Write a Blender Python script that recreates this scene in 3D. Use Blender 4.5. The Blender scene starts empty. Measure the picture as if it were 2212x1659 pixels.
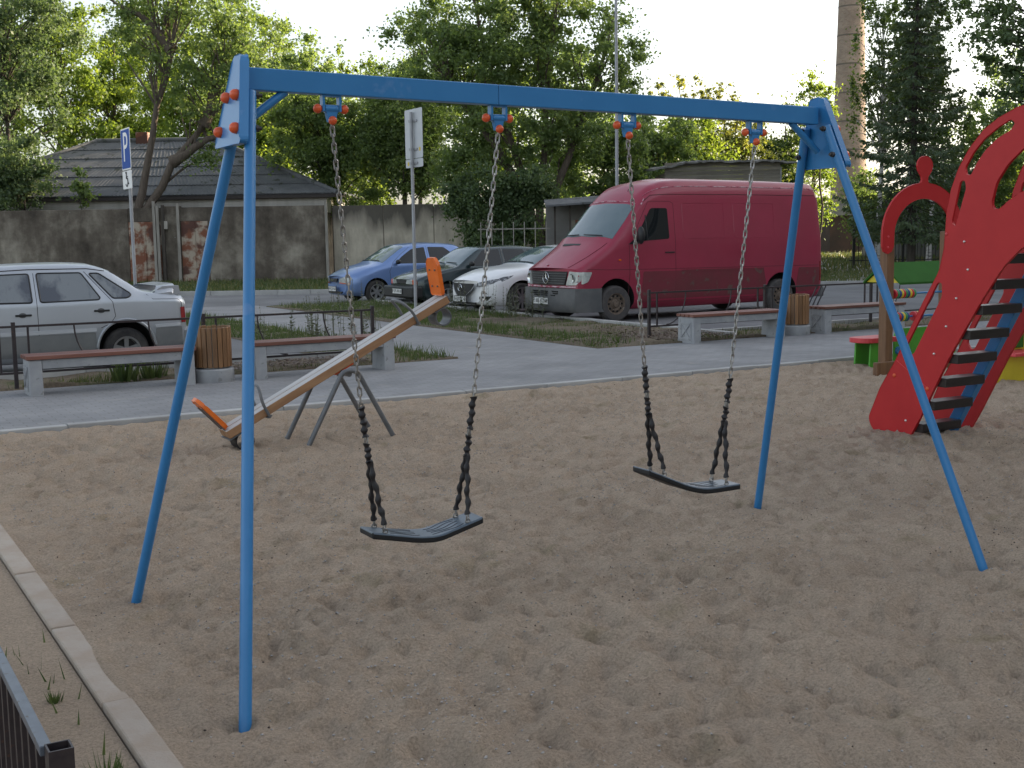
import bpy, bmesh, math, random
import numpy as np
from math import sin, cos, pi, radians, sqrt, atan2
from mathutils import Matrix, Vector

# ------------------------------------------------------------------ camera, sky, sun, exposure
SC = bpy.context.scene
COL = SC.collection
PITCH, ROLL, EYE = -0.1197, -0.016, 1.65
cam_d = bpy.data.cameras.new('camera'); cam = bpy.data.objects.new('camera', cam_d); COL.objects.link(cam)
cam_d.sensor_width = 36.0; cam_d.lens = 2665.0 / 2212.0 * 36.0
cam_d.clip_start = 0.05; cam_d.clip_end = 2000.0
_F = Vector((0, cos(PITCH), sin(PITCH))); _u = Vector((0, -sin(PITCH), cos(PITCH))); _r = Vector((1, 0, 0))
_R = _r * cos(ROLL) + _u * sin(ROLL); _U = _u * cos(ROLL) - _r * sin(ROLL)
m3 = Matrix((_R, _U, -_F)).transposed()
cam.matrix_world = Matrix.Translation((0, 0, EYE)) @ m3.to_4x4()
SC.camera = cam

SUN_AZ = radians(22)        # direction to the sun, measured from +X towards +Y
SUN_EL = radians(15)
world = bpy.data.worlds.new('World'); SC.world = world; world.use_nodes = True
wn = world.node_tree.nodes; wl = world.node_tree.links
bg = wn['Background']
sky = wn.new('ShaderNodeTexSky'); sky.sky_type = 'NISHITA'; sky.sun_disc = False
sky.sun_elevation = SUN_EL; sky.sun_rotation = pi / 2 - SUN_AZ
sky.air_density = 1.0; sky.dust_density = 3.0; sky.ozone_density = 1.0; sky.altitude = 100
hsv = wn.new('ShaderNodeHueSaturation'); hsv.inputs['Saturation'].default_value = 0.48   # thin evening haze
wl.new(sky.outputs[0], hsv.inputs['Color']); wl.new(hsv.outputs[0], bg.inputs[0]); bg.inputs[1].default_value = 0.15
sun_d = bpy.data.lights.new('sun', 'SUN'); sun = bpy.data.objects.new('sun', sun_d); COL.objects.link(sun)
sun_d.energy = 4.6; sun_d.angle = radians(0.6); sun_d.color = (1.0, 0.80, 0.55)
_s = Vector((cos(SUN_AZ) * cos(SUN_EL), sin(SUN_AZ) * cos(SUN_EL), sin(SUN_EL)))
sun.rotation_euler = _s.to_track_quat('Z', 'Y').to_euler()
SC.view_settings.view_transform = 'Standard'; SC.view_settings.look = 'None'
SC.view_settings.gamma = 1.0; SC.view_settings.use_curve_mapping = False
SC.view_settings.exposure = 1.40

# ------------------------------------------------------------------ yard grid: s runs along the path, t across it
YA = radians(30)
E1 = Vector((cos(YA), sin(YA), 0)); E2 = Vector((-sin(YA), cos(YA), 0))
def G(s, t, z=0.0): return E1 * s + E2 * t + Vector((0, 0, z))

# ------------------------------------------------------------------ materials
MATS = {}
def pm(name, c1, c2=None, scale=4.0, detail=5.0, rough=0.6, metal=0.0, bump=0.0, bscale=80.0, coat=0.0,
       lo=0.35, hi=0.65, stretch=(1, 1, 1), rough2=None, coords='Object', rand=0.0, spec=0.5, c3=None, s3=20.0, t3=0.62):
    m = bpy.data.materials.new(name); m.use_nodes = True
    nt = m.node_tree; N = nt.nodes; L = nt.links
    b = N['Principled BSDF']
    b.inputs['Roughness'].default_value = rough; b.inputs['Metallic'].default_value = metal
    b.inputs['Coat Weight'].default_value = coat; b.inputs['Coat Roughness'].default_value = 0.08
    b.inputs['Specular IOR Level'].default_value = spec
    b.inputs['Base Color'].default_value = (*c1, 1)
    tc = N.new('ShaderNodeTexCoord'); mp = N.new('ShaderNodeMapping'); mp.inputs['Scale'].default_value = stretch
    L.new(tc.outputs[coords], mp.inputs[0])
    out = None
    if c2 is not None:
        n = N.new('ShaderNodeTexNoise'); n.inputs['Scale'].default_value = scale; n.inputs['Detail'].default_value = detail
        n.inputs['Roughness'].default_value = 0.6
        L.new(mp.outputs[0], n.inputs['Vector'])
        r = N.new('ShaderNodeValToRGB'); r.color_ramp.elements[0].position = lo; r.color_ramp.elements[1].position = hi
        r.color_ramp.elements[0].color = (*c1, 1); r.color_ramp.elements[1].color = (*c2, 1)
        L.new(n.outputs['Fac'], r.inputs[0]); out = r.outputs[0]
        if rough2 is not None:
            mr = N.new('ShaderNodeMapRange'); mr.inputs[3].default_value = rough; mr.inputs[4].default_value = rough2
            L.new(n.outputs['Fac'], mr.inputs[0]); L.new(mr.outputs[0], b.inputs['Roughness'])
    if c3 is not None:
        n3 = N.new('ShaderNodeTexNoise'); n3.inputs['Scale'].default_value = s3; n3.inputs['Detail'].default_value = 6
        L.new(mp.outputs[0], n3.inputs['Vector'])
        r3 = N.new('ShaderNodeValToRGB'); r3.color_ramp.elements[0].position = t3; r3.color_ramp.elements[1].position = t3 + 0.06
        L.new(n3.outputs['Fac'], r3.inputs[0])
        mx = N.new('ShaderNodeMixRGB'); mx.inputs[1].default_value = (*c1, 1); mx.inputs[2].default_value = (*c3, 1)
        if out is not None: L.new(out, mx.inputs[1])
        L.new(r3.outputs[0], mx.inputs[0]); out = mx.outputs[0]
    if rand > 0:
        oi = N.new('ShaderNodeObjectInfo'); hs = N.new('ShaderNodeHueSaturation')
        mr = N.new('ShaderNodeMapRange'); mr.inputs[3].default_value = 1 - rand; mr.inputs[4].default_value = 1 + rand
        L.new(oi.outputs['Random'], mr.inputs[0]); L.new(mr.outputs[0], hs.inputs['Value'])
        hs.inputs['Color'].default_value = (*c1, 1)
        if out is not None: L.new(out, hs.inputs['Color'])
        out = hs.outputs[0]
    if out is not None: L.new(out, b.inputs['Base Color'])
    if bump > 0:
        n2 = N.new('ShaderNodeTexNoise'); n2.inputs['Scale'].default_value = bscale; n2.inputs['Detail'].default_value = 4
        L.new(mp.outputs[0], n2.inputs['Vector'])
        bp = N.new('ShaderNodeBump'); bp.inputs['Strength'].default_value = bump; bp.inputs['Distance'].default_value = 0.01
        L.new(n2.outputs['Fac'], bp.inputs['Height']); L.new(bp.outputs[0], b.inputs['Normal'])
    MATS[name] = m
    return m

M = MATS
pm('blue_paint', (0.026, 0.180, 0.42), (0.031, 0.195, 0.445), scale=6, rough=0.38, coat=0.15, bump=0.03, bscale=40, c3=(0.075, 0.22, 0.46), s3=9, t3=0.66)
pm('orange_plastic', (0.72, 0.11, 0.03), (0.62, 0.085, 0.02), scale=30, rough=0.35)
pm('dark_nut', (0.02, 0.02, 0.022), rough=0.5)
pm('chain_steel', (0.40, 0.40, 0.39), (0.24, 0.22, 0.20), scale=40, rough=0.42, metal=0.85, rand=0.2)
pm('black_rubber', (0.008, 0.007, 0.009), (0.016, 0.013, 0.014), scale=60, rough=0.55, bump=0.15, bscale=200)
pm('seat_sky_sheen', (0.050, 0.076, 0.105), (0.062, 0.092, 0.125), scale=30, rough=0.36, spec=.7, bump=0.1, bscale=180)  # top of the black rubber, bluish sky sheen put into the colour
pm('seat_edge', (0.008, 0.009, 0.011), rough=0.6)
pm('concrete', (0.285, 0.292, 0.303), (0.355, 0.36, 0.365), scale=5, rough=0.9, bump=0.25, bscale=120, c3=(0.24, 0.24, 0.24), s3=14, t3=0.62)
pm('kerb_stone', (0.33, 0.325, 0.315), (0.42, 0.415, 0.40), scale=3, rough=0.92, bump=0.3, bscale=90, rand=0.12)
pm('sandy_kerb', (0.345, 0.28, 0.22), (0.385, 0.33, 0.275), scale=4, rough=0.95, bump=0.3, bscale=90, rand=0.08, lo=0.42, hi=0.58)
pm('bench_slat', (0.135, 0.050, 0.034), (0.20, 0.085, 0.060), scale=6, rough=0.45, stretch=(0.2, 4, 4), rand=0.2, bump=0.15, bscale=30)
pm('bin_slat', (0.25, 0.130, 0.055), (0.16, 0.078, 0.033), scale=5, rough=0.5, stretch=(6, 6, 0.6), rand=0.28, bump=0.1, bscale=40)
pm('bin_metal', (0.25, 0.25, 0.25), rough=0.4, metal=0.8)
pm('fence_paint', (0.022, 0.017, 0.020), (0.040, 0.030, 0.030), scale=30, rough=0.42, bump=0.1, bscale=90, c3=(0.085, 0.042, 0.028), s3=25, t3=0.66)
pm('rail_sky_sheen', (0.085, 0.10, 0.125), (0.12, 0.14, 0.165), scale=18, rough=0.35, c3=(0.05, 0.035, 0.03), s3=40, t3=0.62)  # fence paint made paler and bluer for the sky its top reflects
pm('seesaw_wood', (0.36, 0.205, 0.105), (0.26, 0.135, 0.066), scale=4, rough=0.5, stretch=(0.5, 5, 5), bump=0.1, bscale=30)
pm('seesaw_top', (0.40, 0.385, 0.37), (0.50, 0.48, 0.46), scale=5, rough=0.55, stretch=(0.3, 5, 5), bump=0.12, bscale=30)
pm('seesaw_orange', (0.78, 0.17, 0.018), (0.68, 0.13, 0.015), scale=8, rough=0.35)
pm('grey_tube', (0.105, 0.112, 0.12), (0.15, 0.155, 0.16), scale=10, rough=0.42, metal=0.2)
pm('red_panel', (0.46, 0.020, 0.022), (0.42, 0.016, 0.019), scale=4, rough=0.5, spec=.35, bump=0.04, bscale=300)
pm('pink_panel', (0.62, 0.07, 0.08), (0.56, 0.05, 0.06), scale=6, rough=0.4)
pm('green_panel', (0.085, 0.36, 0.035), (0.07, 0.32, 0.03), scale=6, rough=0.4)
pm('dark_green_panel', (0.030, 0.115, 0.020), (0.038, 0.135, 0.024), scale=6, rough=0.85, spec=.15)
pm('yellow_panel', (0.62, 0.50, 0.03), (0.55, 0.44, 0.025), scale=6, rough=0.4)
pm('purple_panel', (0.13, 0.03, 0.22), rough=0.4)
pm('step_wood', (0.014, 0.012, 0.012), (0.026, 0.020, 0.020), scale=5, rough=0.35, stretch=(1, 6, 6))
pm('post_wood', (0.20, 0.105, 0.050), (0.135, 0.068, 0.032), scale=4, rough=0.55, stretch=(6, 6, 0.6), bump=0.1, bscale=40)
pm('screw', (0.65, 0.62, 0.6), rough=0.3, metal=0.8)
for nm, c in (('bead_red', (0.50, 0.02, 0.03)), ('bead_green', (0.03, 0.24, 0.09)), ('bead_blue', (0.02, 0.06, 0.20)), ('bead_yellow', (0.66, 0.48, 0.03))):
    pm(nm, c, rough=0.35)
# vehicles
pm('van_paint', (0.31, 0.019, 0.052), (0.27, 0.016, 0.044), scale=1.2, rough=0.34, coat=0.35, rough2=0.5, bump=0.015, bscale=6)
pm('van_grime', (0.175, 0.020, 0.034), (0.14, 0.026, 0.032), scale=2.5, rough=0.55, rough2=0.8, c3=(0.12, 0.065, 0.055), s3=5, t3=0.60)
pm('scuffed_edge', (0.62, 0.42, 0.46), (0.33, 0.03, 0.075), scale=9, rough=0.6, lo=0.42, hi=0.58, stretch=(1, 1, 3))
pm('silver_paint', (0.42, 0.445, 0.475), (0.45, 0.475, 0.505), scale=2, rough=0.33, metal=0.55, coat=0.4)
pm('silver_ground_tone', (0.23, 0.24, 0.245), (0.28, 0.29, 0.29), scale=3, rough=0.40, metal=0.5)  # darker copy of the silver, reflected ground painted into the colour
pm('blue_car', (0.17, 0.27, 0.52), (0.185, 0.29, 0.55), scale=2, rough=0.28, metal=0.35, coat=0.5)
pm('dark_car', (0.022, 0.038, 0.043), (0.03, 0.048, 0.052), scale=2, rough=0.22, metal=0.3, coat=0.6)
pm('white_car', (0.74, 0.75, 0.76), (0.77, 0.78, 0.79), scale=2, rough=0.26, coat=0.6)
pm('bumper_grey', (0.085, 0.088, 0.092), (0.13, 0.13, 0.13), scale=3, rough=0.62, bump=0.1, bscale=150)
pm('black_plastic', (0.013, 0.013, 0.014), rough=0.5)
pm('arch_black', (0.006, 0.006, 0.006), rough=0.9)
pm('seam', (0.03, 0.025, 0.028), rough=0.7)
pm('seam_red', (0.075, 0.005, 0.012), rough=0.7)
pm('glass', (0.006, 0.008, 0.009), rough=0.04, spec=0.5)
pm('glass_light', (0.17, 0.19, 0.205), (0.055, 0.065, 0.085), scale=2.2, rough=0.05, spec=0.8, lo=0.44, hi=0.56, stretch=(1.2, 1, 0.6))  # grey tones stand in for reflections and the view through the panes
pm('glass_screen', (0.085, 0.130, 0.148), (0.12, 0.165, 0.18), scale=1.5, rough=0.06, spec=1.0)  # base colour lifted to stand in for reflected sky
pm('headlamp', (0.50, 0.53, 0.50), (0.30, 0.32, 0.31), scale=9, rough=0.12, coat=0.8)
pm('headlamp_dark', (0.07, 0.075, 0.085), (0.40, 0.41, 0.43), scale=14, rough=0.1, coat=0.8, lo=0.5, hi=0.62)
pm('lamp_orange', (0.62, 0.10, 0.012), rough=0.2, coat=0.5)
pm('lamp_red', (0.22, 0.008, 0.01), rough=0.2, coat=0.5)
pm('chrome', (0.62, 0.63, 0.64), rough=0.16, metal=1.0)
pm('plate_white', (0.68, 0.68, 0.66), rough=0.5)
pm('lettering_black', (0.015, 0.015, 0.015), rough=0.6)
pm('tyre', (0.020, 0.020, 0.021), (0.055, 0.050, 0.046), scale=6, rough=0.85, bump=0.2, bscale=120)
pm('tyre_dusty', (0.055, 0.051, 0.052), (0.085, 0.077, 0.072), scale=7, rough=0.9, bump=0.2, bscale=120)
pm('rim_rusty', (0.155, 0.115, 0.085), (0.10, 0.072, 0.055), scale=12, rough=0.75, c3=(0.24, 0.20, 0.16), s3=20, t3=0.58)
pm('rim_alloy', (0.34, 0.345, 0.35), rough=0.35, metal=0.7)
# background
pm('slate_roof', (0.10, 0.105, 0.112), (0.145, 0.148, 0.155), scale=1.2, rough=0.9, bump=0.2, bscale=15, c3=(0.055, 0.06, 0.05), s3=3, t3=0.6)
pm('roof_edge', (0.05, 0.042, 0.04), rough=0.9)
pm('white_brick', (0.56, 0.54, 0.51), (0.40, 0.38, 0.35), scale=2, rough=0.92, rand=0.15)
pm('rust_iron', (0.20, 0.075, 0.042), (0.40, 0.335, 0.265), scale=1.7, rough=0.85, lo=0.47, hi=0.57, c3=(0.105, 0.048, 0.036), s3=1.3, t3=0.54)
pm('pale_wood', (0.36, 0.335, 0.30), (0.25, 0.23, 0.20), scale=3, rough=0.9, rand=0.15, stretch=(3, 3, .5))
pm('plank', (0.26, 0.235, 0.19), (0.17, 0.15, 0.12), scale=3, rough=0.9, rand=0.3, stretch=(0.4, 3, 3))
pm('tarp_grey', (0.22, 0.215, 0.20), (0.13, 0.125, 0.115), scale=1.5, rough=0.9)
pm('galvanised', (0.36, 0.37, 0.385), (0.30, 0.31, 0.325), scale=5, rough=0.5, metal=0.35)
pm('sign_back', (0.50, 0.52, 0.54), (0.45, 0.47, 0.49), scale=3, rough=0.45, metal=0.15)
pm('sign_blue', (0.012, 0.075, 0.34), rough=0.65, spec=.25)
pm('sign_white', (0.78, 0.78, 0.77), rough=0.4)
pm('sticker_yellow', (0.62, 0.43, 0.03), rough=0.5)
pm('bark', (0.085, 0.066, 0.052), (0.135, 0.108, 0.085), scale=4, rough=0.95, stretch=(4, 4, 0.7), bump=0.5, bscale=14)
pm('bark_dark', (0.042, 0.036, 0.032), (0.075, 0.062, 0.05), scale=4, rough=0.95, stretch=(4, 4, 0.7), bump=0.5, bscale=14)
pm('birch_bark', (0.50, 0.48, 0.45), (0.05, 0.045, 0.04), scale=3, rough=0.9, stretch=(1, 1, 3), lo=0.55, hi=0.6)
pm('grey_render', (0.17, 0.165, 0.155), (0.23, 0.22, 0.21), scale=1.2, rough=0.9, bump=0.1, bscale=30)
pm('house_wall', (0.42, 0.40, 0.36), (0.47, 0.45, 0.41), scale=0.6, rough=0.9)
pm('pebble', (0.34, 0.315, 0.285), (0.42, 0.40, 0.38), scale=3, rough=0.85, coords='Generated')
pm('twig_dark', (0.05, 0.036, 0.028), rough=0.9)
pm('weed_stem', (0.12, 0.12, 0.08), rough=0.9)

def leafmat(name, ca, cb, trans=0.42, tcol=None):
    m = bpy.data.materials.new(name); m.use_nodes = True; nt = m.node_tree; N = nt.nodes; L = nt.links
    b = N['Principled BSDF']; b.inputs['Roughness'].default_value = 0.5; b.inputs['Specular IOR Level'].default_value = 0.35
    at = N.new('ShaderNodeAttribute'); at.attribute_name = 'rnd'
    r = N.new('ShaderNodeValToRGB'); r.color_ramp.elements[0].color = (*ca, 1); r.color_ramp.elements[1].color = (*cb, 1)
    L.new(at.outputs['Fac'], r.inputs[0]); L.new(r.outputs[0], b.inputs['Base Color'])
    t = N.new('ShaderNodeBsdfTranslucent'); mul = N.new('ShaderNodeMixRGB'); mul.blend_type = 'MULTIPLY'; mul.inputs[0].default_value = 1
    tc = tcol or (2.3, 2.0, 0.7); mul.inputs[2].default_value = (*tc, 1); L.new(r.outputs[0], mul.inputs[1]); L.new(mul.outputs[0], t.inputs[0])
    mx = N.new('ShaderNodeMixShader'); mx.inputs[0].default_value = trans
    L.new(b.outputs[0], mx.inputs[1]); L.new(t.outputs[0], mx.inputs[2]); L.new(mx.outputs[0], N['Material Output'].inputs[0])
    MATS[name] = m
leafmat('leaf_mid', (0.100, 0.155, 0.066), (0.20, 0.26, 0.110), trans=.52, tcol=(1.75, 1.75, .8))
leafmat('leaf_light', (0.085, 0.145, 0.036), (0.175, 0.24, 0.062), trans=0.55, tcol=(2.1, 1.9, .75))
leafmat('leaf_dark', (0.068, 0.112, 0.058), (0.135, 0.182, 0.090), trans=0.42, tcol=(1.8, 1.8, .9))
leafmat('leaf_pale', (0.100, 0.135, 0.050), (0.19, 0.215, 0.085), trans=0.5)
leafmat('leaf_birch', (0.050, 0.092, 0.035), (0.105, 0.155, 0.060), trans=0.45)
leafmat('needle', (0.052, 0.086, 0.050), (0.105, 0.145, 0.078), trans=0.25)
leafmat('grass_blade', (0.045, 0.085, 0.025), (0.15, 0.15, 0.065), trans=0.3, tcol=(1.6, 1.5, .8))
leafmat('grass_lush', (0.050, 0.085, 0.028), (0.105, 0.14, 0.05), trans=0.3, tcol=(1.6, 1.5, .8))
leafmat('weed_leaf', (0.085, 0.105, 0.065), (0.15, 0.165, 0.105), trans=0.3, tcol=(1.4, 1.3, 1))
leafmat('dry_leaf', (0.080, 0.050, 0.036), (0.17, 0.125, 0.090), trans=0.1, tcol=(1.2, 1, .8))

# ------------------------------------------------------------------ mesh helpers
class Geo:
    """collects verts / faces (with a material slot per face)"""
    def __init__(s): s.v = []; s.f = []; s.mi = []
    def add(s, v, f, mi=0):
        o = len(s.v); s.v.extend([tuple(p) for p in v]); s.f.extend([tuple(i + o for i in q) for q in f]); s.mi.extend([mi] * len(f)); return s
    def box(s, x0, x1, y0, y1, z0, z1, mi=0):
        v = [(x0,y0,z0),(x1,y0,z0),(x1,y1,z0),(x0,y1,z0),(x0,y0,z1),(x1,y0,z1),(x1,y1,z1),(x0,y1,z1)]
        return s.add(v, [(0,3,2,1),(4,5,6,7),(0,1,5,4),(1,2,6,5),(2,3,7,6),(3,0,4,7)], mi)
    def bar(s, a, b, w, h, mi=0, up=(0,0,1)):
        a = Vector(a); b = Vector(b); d = (b - a).normalized(); up = Vector(up)
        x = d.cross(up)
        if x.length < 1e-4: x = d.cross(Vector((0, 1, 0)))
        x.normalize(); y = x.cross(d).normalized()
        v = [p + x * (i * w / 2) + y * (j * h / 2) for p in (a, b) for i, j in ((-1,-1),(1,-1),(1,1),(-1,1))]
        return s.add(v, [(3,2,1,0),(4,5,6,7),(0,1,5,4),(1,2,6,5),(2,3,7,6),(3,0,4,7)], mi)
    def tube(s, path, r, n=8, mi=0, closed=False, caps=True):
        P = [Vector(p) for p in path]; k = len(P); rs = r if isinstance(r, (list, tuple)) else [r] * k
        T = []
        for i in range(k):
            a = P[i - 1] if (i > 0 or closed) else P[i]; b = P[(i + 1) % k] if (i < k - 1 or closed) else P[i]
            d = b - a; T.append(d.normalized() if d.length > 1e-9 else Vector((0, 0, 1)))
        nrm = T[0].orthogonal().normalized(); V = []
        for i in range(k):
            nrm = (nrm - T[i] * nrm.dot(T[i]))
            nrm = nrm.normalized() if nrm.length > 1e-6 else T[i].orthogonal().normalized()
            bn = T[i].cross(nrm)
            V += [P[i] + (nrm * cos(2 * pi * j / n) + bn * sin(2 * pi * j / n)) * rs[i] for j in range(n)]
        F = []
        for i in range(k if closed else k - 1):
            i2 = (i + 1) % k
            F += [(i*n + j, i*n + (j+1) % n, i2*n + (j+1) % n, i2*n + j) for j in range(n)]
        if caps and not closed:
            F += [tuple(range(n - 1, -1, -1)), tuple(range((k-1)*n, k*n))]
        return s.add(V, F, mi)
    def lathe(s, prof, n=16, axis='z', c=(0,0,0), mi=0, caps=True, sweep=1.0):
        V = []; k = len(prof)
        for (r, h) in prof:
            for j in range(n):
                a = 2 * pi * j / n; p = (r*cos(a), r*sin(a), h)
                if axis == 'y': p = (p[0], p[2], -p[1])
                elif axis == 'x': p = (p[2], p[0], p[1])
                V.append((p[0]+c[0], p[1]+c[1], p[2]+c[2]))
        F = [(i*n+j, i*n+(j+1) % n, (i+1)*n+(j+1) % n, (i+1)*n+j) for i in range(k-1) for j in range(n)]
        if caps: F += [tuple(range(n-1, -1, -1)), tuple(range((k-1)*n, k*n))]
        return s.add(V, F, mi)
    def ball(s, c, r, n=10, m=7, mi=0):
        prof = [(max(r*sin(pi*i/m), 1e-4), -r*cos(pi*i/m)) for i in range(m+1)]
        return s.lathe(prof, n, 'z', c, mi)
    def xf(s, mat): s.v = [tuple(mat @ Vector(p)) for p in s.v]; return s

def setp(o, label=None, cat=None, group=None, kind=None):
    if label: o['label'] = label
    if cat: o['category'] = cat
    if group: o['group'] = group
    if kind: o['kind'] = kind
    return o
def mkmesh(name, geo, mats, smooth=None, bevel=0.0, bseg=2, bang=0.6):
    me = bpy.data.meshes.new(name)
    me.from_pydata(geo.v, [], geo.f)
    for m in (mats if isinstance(mats, (list, tuple)) else [mats]): me.materials.append(MATS[m] if isinstance(m, str) else m)
    if any(geo.mi): me.polygons.foreach_set('material_index', geo.mi)
    if bevel > 0:
        bm = bmesh.new(); bm.from_mesh(me); bmesh.ops.remove_doubles(bm, verts=bm.verts, dist=1e-5)
        ed = [e for e in bm.edges if len(e.link_faces) == 2 and e.calc_face_angle(0) > bang]
        bmesh.ops.bevel(bm, geom=ed, offset=bevel, segments=bseg, affect='EDGES', profile=0.5)
        bm.to_mesh(me); bm.free()
    me.update()
    if smooth is not None:
        me.polygons.foreach_set('use_smooth', [True] * len(me.polygons)); me.set_sharp_from_angle(angle=radians(smooth))
    return me
def obj(name, geo, mats, parent=None, loc=None, rot=None, smooth=None, bevel=0.0, **kw):
    me = geo if isinstance(geo, bpy.types.Mesh) else mkmesh(name, geo, mats, smooth, bevel)
    o = bpy.data.objects.new(name, me); COL.objects.link(o)
    if parent is not None: o.parent = parent
    if loc is not None: o.location = loc
    if rot is not None: o.rotation_euler = rot
    setp(o, **kw); return o
def thing(name, label, cat, loc=(0,0,0), rz=0.0, group=None):
    o = bpy.data.objects.new(name, None); COL.objects.link(o); o.empty_display_size = 0.2
    o.location = loc; o.rotation_euler = (0, 0, rz); return setp(o, label, cat, group)
def inst(src, parent=None, loc=None, rot=None, scale=None):
    o = src.copy(); COL.objects.link(o)
    if parent is not None: o.parent = parent
    if loc is not None: o.location = loc
    if rot is not None: o.rotation_euler = rot
    if scale is not None: o.scale = scale
    return o
def copy_tree(o, parent=None):
    c = o.copy(); COL.objects.link(c); c.parent = parent
    for ch in [x for x in bpy.data.objects if x.parent == o]: copy_tree(ch, c)
    return c
def fillet(pts, r, n=4, closed=False):
    P = [np.array(p, float) for p in pts]; k = len(P); out = []
    rs = r if isinstance(r, (list, tuple)) else [r] * k
    for i in range(k):
        if not closed and i in (0, k - 1): out.append(P[i]); continue
        a, b, c = P[i - 1], P[i], P[(i + 1) % k]
        la = np.linalg.norm(a - b); lc = np.linalg.norm(c - b)
        q = min(rs[i], 0.45 * la, 0.45 * lc)
        if q < 1e-5 or la < 1e-9 or lc < 1e-9:
            out += [b] * (n + 1) if not closed else [b]; continue
        p0 = b + (a - b) / la * q; p2 = b + (c - b) / lc * q
        for j in range(n + 1):
            t = j / n; out.append((1-t)**2 * p0 + 2*t*(1-t) * b + t*t * p2)
    return out
def prism(outline, mapf, th, holes=()):
    """extruded outline with holes: mapf(a, b, d) -> xyz, d in 0..th"""
    bm = bmesh.new(); edges = []
    for loop in [outline] + list(holes):
        vs = [bm.verts.new((p[0], p[1], 0)) for p in loop]
        edges += [bm.edges.new((vs[i], vs[(i+1) % len(vs)])) for i in range(len(vs))]
    bmesh.ops.triangle_fill(bm, use_beauty=True, use_dissolve=False, edges=edges)
    bm.verts.ensure_lookup_table(); bm.verts.index_update()
    V2 = [(v.co.x, v.co.y) for v in bm.verts]; F2 = [tuple(v.index for v in f.verts) for f in bm.faces]
    B = [(e.verts[0].index, e.verts[1].index) for e in bm.edges if len(e.link_faces) == 1]
    bm.free()
    g = Geo(); n = len(V2)
    V = [mapf(a, b, 0) for a, b in V2] + [mapf(a, b, th) for a, b in V2]
    F = list(F2) + [tuple(i + n for i in reversed(f)) for f in F2] + [(a, b, b + n, a + n) for a, b in B]
    g.add(V, F)
    return g
def fixn(me):
    bm = bmesh.new(); bm.from_mesh(me); bmesh.ops.recalc_face_normals(bm, faces=bm.faces); bm.to_mesh(me); bm.free(); return me
def text_geo(body, size, depth=0.002):
    cu = bpy.data.curves.new('t', 'FONT'); cu.body = body; cu.size = size; cu.extrude = depth; cu.align_x = 'CENTER'; cu.align_y = 'CENTER'; cu.resolution_u = 3
    o = bpy.data.objects.new('t', cu); COL.objects.link(o)
    me = bpy.data.meshes.new_from_object(o)
    g = Geo(); g.add([v.co[:] for v in me.vertices], [tuple(p.vertices) for p in me.polygons])
    bpy.data.objects.remove(o); bpy.data.meshes.remove(me); bpy.data.curves.remove(cu)
    return g
def np_mesh(name, V, F, mats, attr=None, kind=None, parent=None, **kw):
    """numpy verts (n,3) and quads/tris (m,k)"""
    me = bpy.data.meshes.new(name); k = F.shape[1]
    me.vertices.add(len(V)); me.vertices.foreach_set('co', V.astype(np.float32).ravel())
    me.loops.add(F.size); me.loops.foreach_set('vertex_index', F.astype(np.int32).ravel())
    me.polygons.add(len(F)); me.polygons.foreach_set('loop_start', np.arange(0, F.size, k, dtype=np.int32))
    me.update(calc_edges=True)
    for m in (mats if isinstance(mats, (list, tuple)) else [mats]): me.materials.append(MATS[m])
    if attr is not None:
        a = me.attributes.new('rnd', 'FLOAT', 'FACE'); a.data.foreach_set('value', attr.astype(np.float32))
    o = bpy.data.objects.new(name, me); COL.objects.link(o)
    if parent is not None: o.parent = parent
    return setp(o, kind=kind, **kw)
# ------------------------------------------------------------------ setting: ground, sand, path, asphalt, verge
rng = np.random.default_rng(7); random.seed(7)

def groundmat(name, build, rough=0.95):
    m = bpy.data.materials.new(name); m.use_nodes = True; nt = m.node_tree
    b = nt.nodes['Principled BSDF']; b.inputs['Roughness'].default_value = rough; b.inputs['Specular IOR Level'].default_value = 0.25
    tc = nt.nodes.new('ShaderNodeTexCoord'); build(nt, nt.nodes, nt.links, b, tc.outputs['Object']); MATS[name] = m
def _noise(N, L, vec, scale, detail=5, rough=0.6):
    n = N.new('ShaderNodeTexNoise'); n.inputs['Scale'].default_value = scale; n.inputs['Detail'].default_value = detail; n.inputs['Roughness'].default_value = rough
    L.new(vec, n.inputs['Vector']); return n.outputs['Fac']
def _ramp(N, L, fac, *stops):
    r = N.new('ShaderNodeValToRGB'); e = r.color_ramp.elements
    while len(e) < len(stops): e.new(0.5)
    for el, (p, c) in zip(e, stops): el.position = p; el.color = (*c, 1) if len(c) == 3 else c
    L.new(fac, r.inputs[0]); return r.outputs[0]
def _mix(N, L, fac, a, b, mode='MIX'):
    m = N.new('ShaderNodeMixRGB'); m.blend_type = mode
    for i, x in ((0, fac), (1, a), (2, b)):
        if isinstance(x, (int, float)): m.inputs[i].default_value = x
        elif isinstance(x, tuple): m.inputs[i].default_value = (*x, 1)
        else: L.new(x, m.inputs[i])
    return m.outputs[0]
def _bump(N, L, b, h, strength, dist, prev=None):
    p = N.new('ShaderNodeBump'); p.inputs['Strength'].default_value = strength; p.inputs['Distance'].default_value = dist
    L.new(h, p.inputs['Height'])
    if prev is not None: L.new(prev, p.inputs['Normal'])
    L.new(p.outputs[0], b.inputs['Normal']); return p.outputs[0]
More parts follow.
